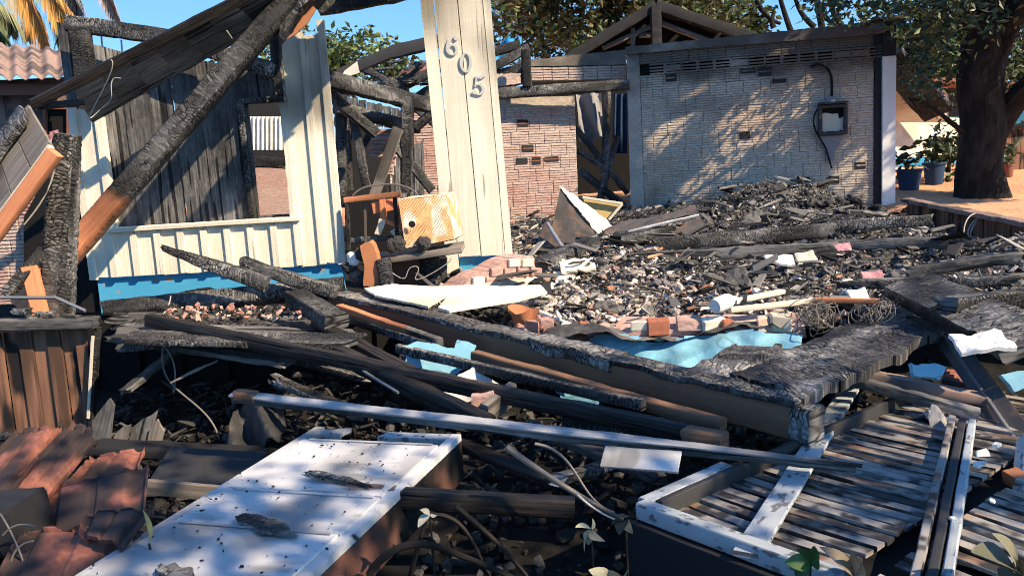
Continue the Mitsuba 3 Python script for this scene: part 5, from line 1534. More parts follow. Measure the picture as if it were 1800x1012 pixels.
for k, (a, b) in enumerate((((0, 902), (40, 985)), ((5, 940), (60, 925)), ((20, 985), (58, 950)))):
    gsingle('thin_cable', tube(spline([P(*a, 2.75), (P(*a, 2.75) + P(*b, 2.75)) / 2 + [0, 0, .02], P(*b, 2.75)], 12), .004, 5), 'wire', ('steep', 'level', 'lowest')[k] + ' thin cable over the charred black box', 'cable')

# ------------------------------------------------------------------ fallen white wardrobe
wd = thing('fallen_wardrobe', 'white panelled wardrobe lying on its back with soot specks and a burnt brown side', 'wardrobe')
zc = -0.08
WP = Plane(Z(534, 1016, zc), Z(806, 764, zc), t=-RIGHT * [1, 1, 0])
wt = WP.px(592, 730)[1]
ln_ = WP.px(806, 764)[0]
tl = WP.px(352, 890)[1]
wdw = (tl + wt) / 2
cuts = [-.55, WP.px(450, 932)[0], WP.px(590, 872)[0], WP.px(655, 780)[0]]
for k in range(3):
    a, b = cuts[k] + .006, cuts[k + 1] - .006
    tlt = rng.uniform(-.006, .006)
    g = slab(WP, [(a, .03), (b, .03), (b, wdw - .02), (a, wdw - .02)], .02, .012 + tlt)
    dr_ = gpart(wd, 'door', g, 'white', smooth=False)
    gpart(dr_, 'edge_bead', beam(WP.at(b - .012, .05, .018 + tlt), WP.at(b - .012, wdw - .06, .018 + tlt), .012, .006, rough=.001, cell=.1, chamfer=.3), 'white')
gpart(wd, 'stile', slab(WP, [(-.55, -.012), (ln_, -.012), (ln_, .028), (-.55, .028)], .03, .004), 'white', smooth=False)
gpart(wd, 'stile', slab(WP, [(-.55, wdw - .018), (ln_ + .03, wdw - .018), (ln_ + .03, wdw + .03), (-.55, wdw + .03)], .03, .004), 'white', smooth=False)
gpart(wd, 'top_rail', slab(WP, [(ln_ - .07, .03), (ln_, .03), (ln_, .34), (ln_ - .07, .36)], .03, .002), 'painted', smooth=False)
gpart(wd, 'torn_strip', slab(WP, [(cuts[3] + .08, wdw - .02), (cuts[3] + .1, wdw * .8), (cuts[3] + .2, wdw * .78), (ln_, wdw * .9), (ln_, wdw - .02)], .02, .002, jag=.02), 'white', smooth=False)
gpart(wd, 'side', slab(Plane(WP.at(-.55, -.012), WP.at(1, -.012), t=[0, 0, 1]), [(0, -.2), (ln_ + .55, -.2), (ln_ + .55, -.028), (0, -.028)], .02, 0, grain=1.57), 'shade_soot_side', smooth=False, label='red brown side panel with dappled shade and soot put into its colour')
gpart(wd, 'far_side', slab(Plane(WP.at(-.55, wdw + .02), WP.at(1, wdw + .02), t=[0, 0, 1]), [(0, -.42), (ln_ + .55, -.42), (ln_ + .55, -.03), (0, -.03)], .02, 0), 'fence', smooth=False)
gpart(wd, 'back', slab(WP, [(-.55, 0), (ln_, 0), (ln_, wdw), (-.55, wdw)], .02, -.38), 'soot', smooth=False)
for (a, b, w, lab) in (((528, 825), (664, 856), .04, 'flat charred stick lying on the upper wardrobe door'), ((412, 902), (528, 946), .085, 'charred rag like strip lying on the middle wardrobe door'), ((268, 992), (352, 1020), .07, 'charred scrap on the lowest wardrobe door at the bottom edge')):
    g = beam(WP.P(*a, .026), WP.P(*b, .026), w, .01, rough=.008, freq=22, cell=.012, rag=(.08, .08), taper=(.4, 1, .8, 1.1, .6, .3))
    gsingle('charred_scrap', g, 'char', lab, 'scrap')
n = 210
c = np.column_stack([rng.uniform(-.4, ln_, n), rng.uniform(.0, wdw, n)])
pos = np.array([WP.at(a, b, .02) for a, b in c])
v, f, c_ = scatter(pos, (.005 * 6 ** rng.random(n))[:, None] * np.array([1, .6, .4]), CHIPS, np.full((n, 3), .012), normal_tilt=.1)
single('soot_crumbs', (v, f), 'pieces', 'black crumbs of char sprinkled on the white wardrobe', kind='stuff', color=c_)
gsingle('handle_knob', beam(P(688, 760, 4.0), P(690, 772, 4.0), .03, .02), 'plaster', 'pale broken peg standing in the open top of the wardrobe', 'peg')
fg('black_bar', 'square black bar lying across the wardrobe side, pinkish at its left end', 'bar', (690, 873), 3.03, (1010, 892), 2.95, .058, .072, 'black_wood', rough=.004)
fg('bar_stub', 'pinkish left end of the square black bar on the wardrobe', 'bar', (618, 868), 3.05, (695, 873), 3.03, .06, .075, 'pink_brown', rough=.003)

# ------------------------------------------------------------------ slatted panel at the right
sh = thing('slatted_panel', 'fallen slatted metal panel with white painted stiles, its slats sooty and pale by turns', 'slatted panel')
SZ = -.2
SP = Plane(Z(1128, 908, SZ), Z(1400, 1010, SZ), t=np.array([*(Z(1290, 748, SZ) - Z(1128, 908, SZ))[:2], .0]))
tmax = SP.px(1515, 655)[1]
sA, sB = SP.px(1180, 905)[0] - .02, SP.px(1640, 900)[0]
sC = sB + .75
t, k = .055, 0
pitch = .066
while t < tmax:
    for (a, b) in ((sA, sB), (sB + .09, sC)):
        if a > sB and rng.random() < .12:
            continue
        o = rng.uniform(-.006, .004)
        aa, bb = SP.at(a, t + pitch * .36, o), SP.at(b, t + pitch * .36 + rng.uniform(-.006, .006), o - (.05 if a > sB else 0))
        gpart(sh, 'slat', beam(aa, bb, pitch * .73, .016, up=SP.n, rough=.003, freq=5, cell=.05, sag=rng.uniform(0, .008)), 'metal')
    t += pitch
gpart(sh, 'tray', slab(SP, [(sA, 0), (sC, 0), (sC, tmax), (sA, tmax)], .02, -.05), 'soot', smooth=False)
gpart(sh, 'bottom_rail', beam(SP.at(-.0, .0, .03), SP.at(sC - .3, 0.0, .03), .06, .065, up=SP.n, rough=.002, cell=.06), 'painted')
gpart(sh, 'bottom_face', beam(SP.at(-.02, -.05, -.10), SP.at(sC - .3, -.05, -.10), .03, .2, up=SP.n, rough=.004, cell=.06), 'dark_soot')
gpart(sh, 'left_stile', beam(SP.at(.0, .02, .035), SP.at(.0, .50, .035), .065, .055, up=SP.n, rough=.002, cell=.06), 'painted')
gpart(sh, 'left_stile_inner', beam(SP.at(.05, .04, .02), SP.at(.06, tmax * .8, .02), .03, .09, up=SP.n, rough=.006, cell=.06), 'dark_grey')
m0, m1 = SP.P(1312, 975, .03), SP.P(1498, 676, .03)
gpart(sh, 'middle_stile', beam(m0, m1, .09, .02, up=SP.n, rough=.003, cell=.05), 'painted', label='white painted strap across the slats')
r0, r1 = SP.P(1632, 1040, .03), SP.P(1690, 742, .03)
for dx, m in ((0, 'metal'), (.045, 'dark_grey'), (.085, 'painted')):
    gpart(sh, 'right_channel', beam(r0 + SP.s * (dx - .04), r1 + SP.s * (dx - .04), .03, .05, up=SP.n, rough=.003, cell=.05), m)
gsingle('ash_crumple', sheet(P(1585, 715, 3.9), P(1670, 760, 3.6), P(1680, 722, 3.9), P(1610, 690, 4.2), 30, 24, rough=.16, freq=9, warp=.05, thick=.006), 'cloth', 'crumpled ash grey paper on the upper slats', 'paper', smooth=False)
for (a, da, b, db, w, h, m, lab) in (((1505, 655), 4.1, (1738, 705), 3.9, .10, .05, 'pink_brown', 'uppermost pinkish timber at the top of the slatted panel'), ((1500, 668), 4.0, (1720, 728), 3.75, .06, .05, 'char_board', 'grey charred timber next below the pinkish one')):
    fg('short_timber', lab, 'timber', a, da, b, db, w, h, m, rough=.008)
fg('metal_strip', 'long flat metal strip slanting down to the right edge', 'strip', (1662, 590), 4.6, (1850, 850), 3.2, .12, .015, 'sheet_metal', up=[-.6, -.3, .7], rough=.002)
fg('metal_strip_edge', 'bright folded edge of the long flat metal strip', 'edge', (1660, 592), 4.58, (1838, 850), 3.18, .015, .02, 'steel', rough=0)
fg('white_post', 'white flaking post at the right edge of the frame', 'post', (1798, 1000), 2.7, (1808, 780), 3.3, .08, .06, 'painted', up=[0, -1, .4])
fg('clay_corner', 'orange clay corner piece beside the white post', 'clay piece', (1775, 845), 3.1, (1800, 838), 3.1, .1, .06, 'orange_wood', rough=.01)
for k, (x, y, s_) in enumerate(((1725, 795, .10), (1722, 815, .09), (1752, 782, .09), (1745, 880, .06), (1675, 912, .06), (1478, 820, .05))):
    me = CHIPS[k]
    single('white_chunk', (me[0] * [s_, s_ * .6, s_ * .4] @ rot([0, 0, 1], 20 * k).T + Z(x, y, -.14), me[1]), 'white_plain', 'small white plaster chunk lying on the dark right hand slats' if k < 5 else 'small white plaster chunk beside the white painted strap', 'chunk', group='white chunks on the slats' if k < 5 else None)
gsingle('striped_tile', sheet(P(1655, 668, 4.2), P(1728, 680, 4.1), P(1722, 655, 4.4), P(1665, 650, 4.4), 40, 10, lambda u, v: .012 * np.sin(v * 30), thick=.02), 'tile', 'ribbed orange clay tile under the metal strip', 'tile')
fg('white_sheet_scrap', 'white scrap of sheet showing under the white plank', 'sheet', (1060, 802), 3.2, (1195, 812), 3.1, .12, .01, 'white', up=[0, -.4, 1], rough=.004)
fg('grey_crust', 'crusted grey charred board under the joist', 'board', (990, 748), 3.9, (1080, 752), 3.8, .1, .05, 'char', up=[0, -1, .5])
gsingle('pale_sheet', slab(PQ, [PQ.px(*q) for q in ((770, 690), (835, 655), (890, 690), (850, 705), (800, 720))], .02, .35, jag=.012), 'white_plain', 'white plaster sheet lying beneath the joists', 'sheet', smooth=False)
fg('brown_crumb', 'clay rubble piece on the white plaster sheet', 'clay piece', (830, 705), 4.0, (868, 695), 4.0, .08, .06, 'brick', rough=.03)
fg('grey_slope_board', 'grey board edge beyond the wardrobe head', 'board', (850, 730), 3.9, (900, 690), 4.1, .05, .12, 'grey_wood', up=[0, -.5, 1])

# twigs in the dark front
for k, (pts, r, m, lab) in enumerate(((((650, 1010), (690, 968), (740, 955), (800, 972), (870, 1000), (930, 1030)), .014, 'bark', 'thick curved bare branch arching across the bottom'),
                                     (((720, 1020), (735, 960), (752, 905)), .010, 'bark', 'upright bare stem beside the arching branch'),
                                     (((760, 905), (800, 915), (835, 960), (862, 1012)), .009, 'bark', 'thin bent branch right of the upright stem'),
                                     (((800, 890), (870, 950), (940, 1030)), .010, 'bark', 'dark straight branch leaning to the right'),
                                     (((890, 785), (985, 850), (1095, 912)), .012, 'grey_wood', 'long straight grey stick in front of the dark hollow'),
                                     (((940, 780), (1000, 815), (1030, 860), (1080, 900)), .006, 'grey_wood', 'crooked thin twig beside the long grey stick'),
                                     (((1014, 868), (1040, 890), (1080, 912)), .005, 'pale_wire', 'short pale twig below the long grey stick'))):
    gsingle('bare_branch', tube(spline([P(a, b, 2.55 + .12 * (k % 3)) for a, b in pts], 30), r * np.linspace(1, .6, 30), 7), m, lab, 'branch')


def leaf_mesh(base, tip, side, w, n=8, curl=.3):
    base, tip = np.asarray(base), np.asarray(tip)
    a = tip - base
    L = np.linalg.norm(a)
    nn = nz(np.cross(a, side))
    sd = nz(np.cross(nn, a))
    V, F = [], []
    for k in range(n + 1):
        t = k / n
        ww = w * math.sin(math.pi * min(1, t * .96 + .03)) ** .8
        c = base + a * t + nn * (-curl * L * t * t)
        V += [c - sd * ww / 2 + nn * ww * .18, c, c + sd * ww / 2 + nn * ww * .18]
    for k in range(n):
        for j in (0, 1):
            F.append((3 * k + j, 3 * k + j + 1, 3 * k + j + 4, 3 * k + j + 3))
    return np.array(V), np.array(F)


def sprig(name, label, cat, px, py, d, items, colors):
    k = thing(name, label, cat)
    b = P(px, py, d)
    for i_, (tx, ty, w) in enumerate(items):
        tip = P(tx, ty, d - .05 + .03 * (i_ % 3))
        v, f = leaf_mesh(b, tip, [rng.normal(), -1.5, rng.normal()], w)
        col = np.array(colors[i_ % len(colors)])
        part(k, 'leaf', (v, f), 'leaf', smooth=True, color=np.tile(col, (len(v), 1)))
    st_ = tube(spline([b + [0, 0, -.25], b + [0, .01, -.1], b], 8), .004, 5)
    gpart(k, 'stem', st_, 'bark')


sprig('green_sprig', 'fresh green leafy shoot at the bottom right before the slats', 'plant', 1425, 990, 2.3, ((1402, 942, .04), (1388, 985, .05), (1415, 1030, .07), (1450, 985, .04), (1440, 955, .03), (1395, 1015, .05)), [(.05, .12, .035), (.07, .16, .04), (.04, .09, .03)])
sprig('dry_sprig', 'brown wilted leaves right of the green shoot', 'plant', 1500, 1010, 2.3, ((1468, 960, .05), (1518, 978, .06), (1482, 1000, .05), (1508, 955, .03)), [(.16, .13, .09), (.22, .19, .15)])
sprig('dead_leaves', 'curled dead tan leaves on a dark stem at the bottom centre', 'plant', 1040, 930, 2.5, ((1020, 915, .03), (1018, 962, .04), (1046, 912, .02), (1058, 958, .05), (1030, 955, .04)), [(.42, .38, .24), (.16, .15, .12)])
sprig('dead_leaves', 'pair of pale dead leaves cut by the bottom edge, left of centre right', 'plant', 1075, 1030, 2.4, ((1052, 1000, .06), (1090, 1000, .06), (1110, 1010, .04)), [(.30, .28, .20), (.36, .34, .22)])
sprig('broad_dry_leaves', 'two broad brown leaves in the bottom right corner', 'plant', 1790, 1010, 2.2, ((1738, 950, .11), (1775, 935, .09), (1800, 985, .10), (1770, 1015, .08)), [(.10, .10, .06), (.16, .15, .09)])
sprig('dark_sprig', 'dark shadowed leaves just left of the slatted panel corner', 'plant', 1100, 905, 2.7, ((1085, 932, .05), (1105, 938, .05), (1070, 915, .05), (1115, 912, .04)), [(.03, .035, .025)])
sprig('yellow_shoot', 'single yellow green blade leaning on the wardrobe edge', 'plant', 262, 955, 2.6, ((272, 905, .025),), [(.30, .28, .12)])
sprig('pale_leaves', 'small pale dry leaves on the upright stem', 'plant', 755, 902, 2.55, ((735, 918, .03), (745, 912, .025), (765, 908, .02), (748, 895, .02)), [(.42, .40, .32)])
# ------------------------------------------------------------------ trees
def crown(parent, clumps, per, size, colors, m='leaf', name='crown', seed=1, shape=1.0):
    """leaves scattered through overlapping clumps: (centre, radii)"""
    r = np.random.default_rng(seed)
    P0, S, C = [], [], []
    for c, rad in clumps:
        n = int(per * np.prod(rad) ** (2 / 3))
        d = r.normal(0, 1, (n, 3))
        d /= np.linalg.norm(d, axis=1, keepdims=True)
        d *= (r.random((n, 1)) ** (1 / 2.2))
        P0.append(np.asarray(c) + d * np.asarray(rad))
        tone = r.uniform(.7, 1.25)
        col = np.array(colors)[r.integers(0, len(colors), n)] * tone * r.uniform(.7, 1.3, (n, 1))
        C.append(col)
    P0, C = np.vstack(P0), np.vstack(C)
    n = len(P0)
    s = size * r.uniform(.6, 1.4, n)
    a = r.normal(0, 1, (n, 3)); a[:, 2] = a[:, 2] * .6 - .3
    a /= np.linalg.norm(a, axis=1, keepdims=True)
    b = np.cross(a, r.normal(0, 1, (n, 3)))
    b /= np.linalg.norm(b, axis=1, keepdims=True)
    nn = np.cross(a, b)
    w = .23 * shape
    V = np.stack([P0, P0 + (a * .45 + b * w + nn * .08) * s[:, None], P0 + a * s[:, None], P0 + (a * .45 - b * w + nn * .08) * s[:, None]], 1).reshape(-1, 3)
    F = np.array([[0, 1, 2], [0, 2, 3]])[None] + (np.arange(n) * 4)[:, None, None]
    part(parent, name, (V, F.reshape(-1, 3)), m, smooth=False, color=np.repeat(np.clip(C, .004, .9), 4, 0))
    return n


def limb(parent, pts, r0, r1, name='branch', n=18):
    p = spline(pts, n)
    gpart(parent, name, tube(p, np.linspace(r0, r1, n), 9), 'bark')


GREEN = [(.045, .085, .022), (.065, .11, .03), (.09, .13, .04), (.03, .06, .018)]
OLIVE = [(.06, .065, .025), (.09, .09, .035), (.13, .115, .05), (.035, .042, .018)]
DARK = [(.03, .055, .018), (.05, .08, .03), (.07, .10, .045), (.02, .035, .013)]

# tree seen through the opening at the left
t1 = thing('round_green_tree', 'round light green tree seen through the gap beside the number panel', 'tree')
c = P(600, 118, 26)
cl = [(c + np.array([rng.normal(0, 1.1), rng.normal(0, .8), rng.normal(0, .45)]), rng.uniform(.5, .95, 3)) for _ in range(18)]
cl += [(P(452, 108, 26) + [rng.normal(0, .5), 0, rng.normal(0, .3)], (.6, .6, .5)) for _ in range(4)]
crown(t1, cl, 330, .22, GREEN, seed=2)
limb(t1, [c + [0, 0, -6], c + [.1, 0, -3], c], .25, .12, 'trunk')

# big trees behind the gable
t2 = thing('olive_tree', 'large olive brown tree rising behind the burnt gable', 'tree')
cl = []
for _ in range(60):
    x = rng.uniform(875, 1260)
    y = rng.uniform(-120, 85)
    cl.append((P(x, y, rng.uniform(22, 26)), rng.uniform(.6, 1.2, 3)))
crown(t2, cl, 430, .2, OLIVE + GREEN[:2], seed=3)
b = P(1060, 260, 24)
limb(t2, [b, P(1060, 100, 24), P(1075, -60, 24)], .35, .12, 'trunk')
t3 = thing('dark_tree', 'darker green tree right of the gable, its edge against the sky', 'tree')
cl = [(P(rng.uniform(1200, 1330), rng.uniform(-60, 60), rng.uniform(24, 27)), rng.uniform(.4, .8, 3)) for _ in range(16)]
cl += [(P(rng.uniform(1270, 1345), rng.uniform(25, 62), 25), rng.uniform(.3, .5, 3)) for _ in range(6)]
crown(t3, cl, 300, .24, GREEN + DARK, seed=4)
limb(t3, [P(1270, 260, 25), P(1272, 100, 25), P(1260, 0, 25)], .3, .1, 'trunk')

# the shade tree at the right
t4 = thing('shade_tree', 'big dark shade tree with a thick trunk standing in orange earth at the right', 'tree')
D = 12.4
base = Z(1725, 352, .1)
D = base[1]
tr = [base + [0, 0, -.2], P(1724, 330, D), P(1726, 250, D), P(1726, 150, D), P(1732, 60, D), P(1735, -60, D), P(1720, -260, D)]
pp = spline(tr, 40)
rad = np.interp(np.linspace(0, 1, 40), [0, .06, .16, .5, .7, 1], [.44, .37, .315, .31, .29, .2])
g = tube(pp, rad, 22)
nn = vnoise(g.v, 1.6, 77)
g.v = g.v + nn * .06
gpart(t4, 'trunk', g, 'bark')
limb(t4, [P(1748, 230, D), P(1775, 190, D - .1), P(1800, 160, D - .3), P(1860, 100, D - .6)], .20, .12)
limb(t4, [P(1742, 120, D), P(1765, 60, D - .2), P(1800, 0, D - .4), P(1850, -120, D - .8)], .20, .10)
limb(t4, [P(1712, 60, D), P(1680, 0, D - .3), P(1620, -90, D - .8), P(1540, -200, D - 1.4)], .17, .07)
limb(t4, [P(1718, 240, D), P(1680, 222, D - .1), P(1640, 190, D - .2), P(1600, 175, D - .3)], .045, .02)
limb(t4, [P(1650, 20, D - .6), P(1590, 30, D - 1), P(1530, 40, D - 1.3)], .06, .02)
cl = []
def pclump(x0, x1, y0, y1, n, d0, d1, r0, r1):
    for _ in range(n):
        cl.append((P(rng.uniform(x0, x1), rng.uniform(y0, y1), rng.uniform(d0, d1)), rng.uniform(r0, r1, 3)))
pclump(1590, 1680, 10, 150, 18, D - 1.5, D + 1.0, .18, .40)
pclump(1585, 1640, 110, 165, 5, D - 1, D, .12, .22)
pclump(1560, 1830, -160, 30, 26, D - 2.2, D + 1.5, .35, .75)
pclump(1760, 1850, 20, 180, 10, D - 1.0, D + 1.5, .22, .5)
pclump(1655, 1690, 130, 240, 4, D + .4, D + 1.2, .12, .22)
pclump(1400, 1570, -30, 30, 7, D - 1.5, D, .18, .32)
pclump(1480, 1560, 0, 35, 3, D - 1.5, D, .15, .25)
# the high crown that shades the block wall, out of the frame
def shading(n, x0, x1, z0, z1, y, t0, t1, r0, r1, plane=None):
    for _ in range(n):
        a = np.array([rng.uniform(x0, x1), y, rng.uniform(z0, z1)]) if not callable(y) else y()
        cl.append((a + nz(SUN) * rng.uniform(t0, t1), rng.uniform(r0, r1, 3)))


shading(34, 6.4, 8.0, .2, 3.4, 12.0, 2.2, 5.0, .35, .6)
gaps = [((1262, 140), (1130, 240), .07), ((1442, 128), (1170, 380), .10), ((1448, 165), (1310, 305), .05), ((1545, 245), (1450, 345), .13), ((1335, 170), (1235, 250), .06),
        ((1390, 255), (1315, 325), .05), ((1520, 195), (1480, 230), .05), ((1200, 215), (1140, 275), .04), ((1560, 320), (1530, 345), .06), ((1395, 70), (1340, 120), .05), ((1270, 290), (1200, 365), .05)]
gaps = [(RP.px(*a), RP.px(*b), w) for a, b, w in gaps]


def in_gap(q, r):
    for a, b, w in gaps:
        k = np.clip(np.dot(q - a, b - a) / np.dot(b - a, b - a), 0, 1)
        if np.linalg.norm(q - a - k * (b - a)) < 1.1 * w + r:
            return True
    return False


def clear(c, r):
    """keeps the boughs above the frame out of the sun's way through the gaps"""
    c = np.asarray(c)
    v = c - EYE
    if H / 2 - FPX * np.dot(v, UP) / np.dot(v, FWD) > -20:
        return True
    k = np.dot(RP.o - c, RP.n) / np.dot(SUN, RP.n)
    q = c + SUN * k - RP.o
    return k > 0 or not in_gap(np.array([np.dot(q, RP.s), np.dot(q, RP.t)]), np.max(r) * .9)


cl = [x for x in cl if clear(*x)]
crown(t4, cl, 700, .105, DARK, seed=5)
# its high boughs towards the viewer, out of the frame: they leave the long gaps that let sun streak over the block wall
cl = []
while len(cl) < 560:
    q = np.array([rng.uniform(-.3, 4.6), rng.uniform(-.2, 3.1)])
    r = rng.uniform(.10, .22)
    bad = in_gap(q, r * .75 + .03)
    if not bad:
        cl.append((RP.at(*q) + nz(SUN) * rng.uniform(5.0, 8.5), (r, r, r)))
crown(t4, cl, 1700, .12, DARK, seed=15)

# slim branches between the gable and the shade tree
t5 = thing('slim_branched_tree', 'slim bare branches with few leaves against the blue sky left of the shade tree', 'tree')
for pts in (((1392, 60), (1378, 20), (1362, -40)), ((1432, 48), (1410, 25), (1395, -20)), ((1330, 0), (1350, 30), (1372, 42)), ((1480, 45), (1464, 20), (1470, -30)), ((1440, 20), (1455, 35), (1470, 45)), ((1360, 50), (1358, 30), (1362, 20))):
    limb(t5, [P(a, b, 16) for a, b in pts], .055, .03, n=12)
cl = [(P(rng.uniform(1310, 1420), rng.uniform(-40, 2), 16), rng.uniform(.15, .3, 3)) for _ in range(5)]
cl += [(P(rng.uniform(1420, 1560), rng.uniform(-30, 36), 16), rng.uniform(.18, .36, 3)) for _ in range(16)]
crown(t5, cl, 260, .17, DARK, seed=6)
limb(t5, [P(1455, 260, 16), P(1452, 120, 16), P(1440, 20, 16), P(1420, -60, 16)], .09, .05, 'trunk')

# palm at the top left
pt = thing('palm_tree', 'palm with drooping dry orange and grey fronds at the top left', 'palm')
def frond(pts, d, length, col, n=46, droop=.9, name='frond'):
    p = spline([P(a, b, d + .15 * k) for k, (a, b) in enumerate(pts)], n)
    st_ = tube(p, np.linspace(.035, .01, n), 6)
    V, F, C = [], [], []
    t = np.gradient(p, axis=0)
    for k in range(3, n):
        for s_ in (-1, 1):
            sd = nz(np.cross(t[k], [0, -1, .2])) * s_
            L = length * math.sin(math.pi * (.12 + .86 * k / n)) ** .6 * rng.uniform(.75, 1.2)
            dirn = nz(sd * .55 + nz(t[k]) * .5 + np.array([0, 0, -droop]))
            q = [p[k], p[k] + dirn * L * .5 + [0, 0, .02], p[k] + nz(dirn + [0, 0, -.5]) * L]
            wv = nz(t[k]) * .022
            at = len(V)
            V += [q[0] - wv, q[0] + wv, q[1] - wv, q[1] + wv, q[2]]
            F += [(at, at + 1, at + 3), (at, at + 3, at + 2), (at + 2, at + 3, at + 4)]
            cc_ = np.array(col) * rng.uniform(.6, 1.35)
            C += [cc_] * 5
    k_ = part(pt, name, (np.array(V), np.array(F)), 'leaf', smooth=False, color=np.array(C))
    gpart(k_, 'midrib', st_, 'orange_wood' if col[0] > .3 else 'bark')
dP = 13
frond([(20, -60), (45, -10), (68, 40), (80, 88)], dP, .55, (.55, .27, .07))
frond([(60, -60), (90, -20), (112, 10), (128, 48)], dP, .6, (.52, .28, .08))
frond([(-60, -30), (-20, -10), (10, 20), (20, 60)], dP + .5, .7, (.20, .21, .10))
frond([(-40, -80), (20, -40), (45, 10), (50, 70)], dP + .8, .7, (.34, .30, .20))
frond([(80, -80), (110, -40), (128, -10), (135, 30)], dP + .6, .6, (.24, .24, .24))
frond([(0, -80), (60, -50), (95, 0), (100, 75)], dP + .9, .6, (.30, .33, .12))
frond([(140, -80), (175, -35), (192, 0), (208, 36)], dP, .35, (.40, .32, .28), droop=.7)
frond([(-70, 0), (-40, 10), (-10, 40), (0, 78)], dP + .3, .6, (.10, .14, .06))
limb(pt, [P(-120, 300, dP + 1), P(-100, 50, dP + 1), P(-70, -120, dP + 1)], .2, .16, 'trunk')

# the shading tree beside the photographer
t6 = thing('front_tree', 'tree beside the viewer, right of the frame, that throws dappled shade on the foreground', 'tree')
FT = np.array([5.6, .4, 0])
cl = []
shading(42, 0, 0, 0, 0, lambda: np.array([rng.uniform(-1.6, .5), rng.uniform(2.3, 4.3), -.1]), 5.0, 7.5, .2, .42)
shading(30, 0, 0, 0, 0, lambda: np.array([rng.uniform(.2, 2.6), rng.uniform(2.4, 3.9), -.2]), 5.0, 7.0, .2, .4)
shading(12, 0, 0, 0, 0, lambda: np.array([rng.uniform(-2.4, -1.2), rng.uniform(2.6, 4.0), -.3]), 5.5, 7.5, .2, .4)
crown(t6, cl, 190, .15, GREEN, seed=7)
limb(t6, [FT + [0, 0, -.6], FT + [0, 0, 1.5], FT + [-.3, 0, 3.2], FT + [-.8, 0, 4.6]], .2, .1, 'trunk')
limb(t6, [FT + [0, 0, 1.8], FT + [-1.2, .2, 3.2], FT + [-2.6, .2, 4.2]], .1, .04)

# ------------------------------------------------------------------ yard beyond the low wall
yh = thing('cream_outbuilding', 'cream outbuilding with a blue base and sloping eave behind the white column', 'house')
yp = Plane(P(1555, 300, 15.6), P(1700, 292, 17))
gpart(yh, 'wall', slab(yp, [yp.px(1540, 312), yp.px(1690, 300), yp.px(1690, 208), yp.px(1640, 205), yp.px(1600, 150), yp.px(1540, 140)], .15, 0), 'plaster', smooth=False)
gpart(yh, 'base_band', slab(yp, [yp.px(1540, 294), yp.px(1690, 288), yp.px(1690, 274), yp.px(1540, 279)], .05, .03), 'blue_plain', smooth=False)
gpart(yh, 'eave', sheet(P(1560, 128, 14.4), P(1628, 138, 14.4), P(1668, 210, 15.8), P(1560, 210, 15.8), 8, 8, thick=.06), 'plaster')
gpart(yh, 'roof_edge', beam(P(1560, 100, 14.0), P(1650, 200, 14.4), .5, .12, up=[-.5, 0, .8], rough=.03, cell=.1), 'char_board')
sp_ = thing('sky_blue_shed', 'sky blue painted building beyond the trees at the right', 'shed')
sp2 = Plane(P(1600, 300, 24), P(1850, 290, 24))
gpart(sp_, 'wall', slab(sp2, [sp2.px(1622, 260), sp2.px(1850, 245), sp2.px(1850, 172), sp2.px(1622, 145)], .2, 0), 'cyan_plain', smooth=False)
gpart(sp_, 'window', slab(sp2, [sp2.px(1664, 205), sp2.px(1684, 205), sp2.px(1684, 155), sp2.px(1664, 155)], .1, .1), 'dark_grey', smooth=False)
gpart(sp_, 'jamb', slab(sp2, [sp2.px(1655, 210), sp2.px(1663, 210), sp2.px(1663, 150), sp2.px(1655, 150)], .1, .12), 'plaster', smooth=False)
gpart(sp_, 'roof', beam(P(1600, 143, 23.5), P(1870, 160, 23.5), 1.2, .14, cell=.5), 'brown_panel')
gt = thing('dark_gate', 'dark plank gate at the far right edge beyond the trunk', 'gate')
gpn = Plane(P(1755, 290, 15), P(1850, 286, 15))
x = gpn.px(1762, 260)[0]
while x < gpn.px(1850, 250)[0]:
    gpart(gt, 'plank', slab(gpn, [(x, -.3), (x + .15, -.3), (x + .15, gpn.px(1780, 222)[1]), (x, gpn.px(1780, 222)[1])], .03, 0, grain=1.57), 'fence', smooth=False)
    x += .16
gpart(gt, 'rail', beam(P(1755, 226, 14.9), P(1850, 214, 14.9), .06, .08, cell=.3), 'soot')
gpart(gt, 'post', beam(P(1764, 310, 14.9), P(1762, 222, 14.9), .06, .06, up=[0, -1, 0], cell=.3), 'painted')


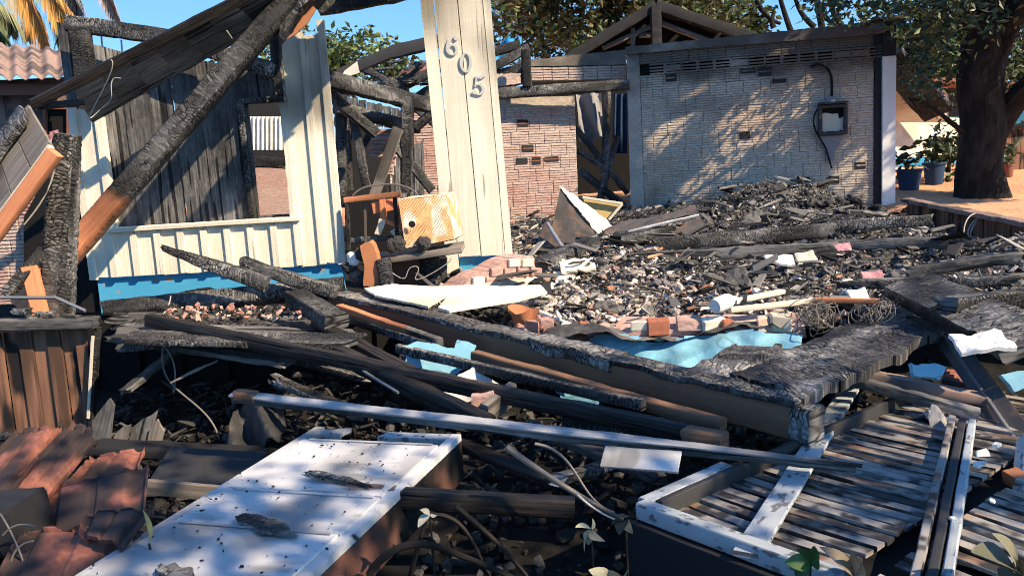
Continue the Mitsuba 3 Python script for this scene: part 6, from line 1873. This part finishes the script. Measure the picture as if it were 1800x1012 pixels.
def pot(name, label, x, y0, y1, wpx, d, m):
    k = thing(name, label, 'pot')
    c = P(x, y1, d)
    h = P(x, y0, d)[2] - c[2]
    c[2] = ground_z(c[:1], c[1:2])[0]
    r = wpx / 1500 * d / 2
    prof = np.array([[0, 0], [r * .68, 0], [r * .9, h * .9], [r * 1.02, h * .9], [r * 1.02, h], [r * .88, h], [r * .82, h * .85], [0, h * .82]])
    me = trimesh.creation.revolve(prof, sections=24)
    me.apply_translation(c)
    part(k, 'tub', me, m, smooth=30)
    cl_ = [(c + [rng.normal(0, r * .5), 0, h * 1.15 + rng.uniform(0, .25)], rng.uniform(.12, .25, 3)) for _ in range(5)]
    crown(k, cl_, 260, .16, DARK, name='leaves', seed=int(x))


pot('blue_pot', 'large dark blue plant tub under the outbuilding wall', 1598, 284, 320, 46, 13.6, 'navy')
pot('blue_pot', 'second dark blue plant tub, nearer the trunk', 1642, 280, 318, 40, 14.0, 'navy')
pot('clay_pot', 'small brown pot beyond the trunk at the right', 1772, 292, 315, 20, 14.2, 'brown_panel')
bs_ = thing('dark_bush', 'dark leafy bush between the outbuilding and the trunk', 'bush')
cl = [(P(rng.uniform(1640, 1695), rng.uniform(235, 310), 14.2), rng.uniform(.15, .35, 3)) for _ in range(18)]
crown(bs_, cl, 300, .15, DARK, seed=11)
limb(bs_, [P(1665, 322, 14.2), P(1668, 290, 14.2), P(1670, 250, 14.2)], .04, .02, 'stem')
hg = thing('far_hedge', 'dark hedge behind the gate at the right edge', 'hedge')
cl = [(P(rng.uniform(1750, 1900), rng.uniform(232, 320), 15.8), rng.uniform(.25, .5, 3)) for _ in range(22)]
crown(hg, cl, 220, .17, DARK, seed=12)
far = thing('background_tree', 'far green trees beyond the sky blue building', 'tree')
cl = [(P(rng.uniform(1560, 1900), rng.uniform(60, 190), 32), rng.uniform(.9, 1.8, 3)) for _ in range(26)]
crown(far, cl, 110, .4, GREEN, seed=13)
limb(far, [P(1700, 300, 32), P(1700, 150, 32)], .3, .2, 'trunk')
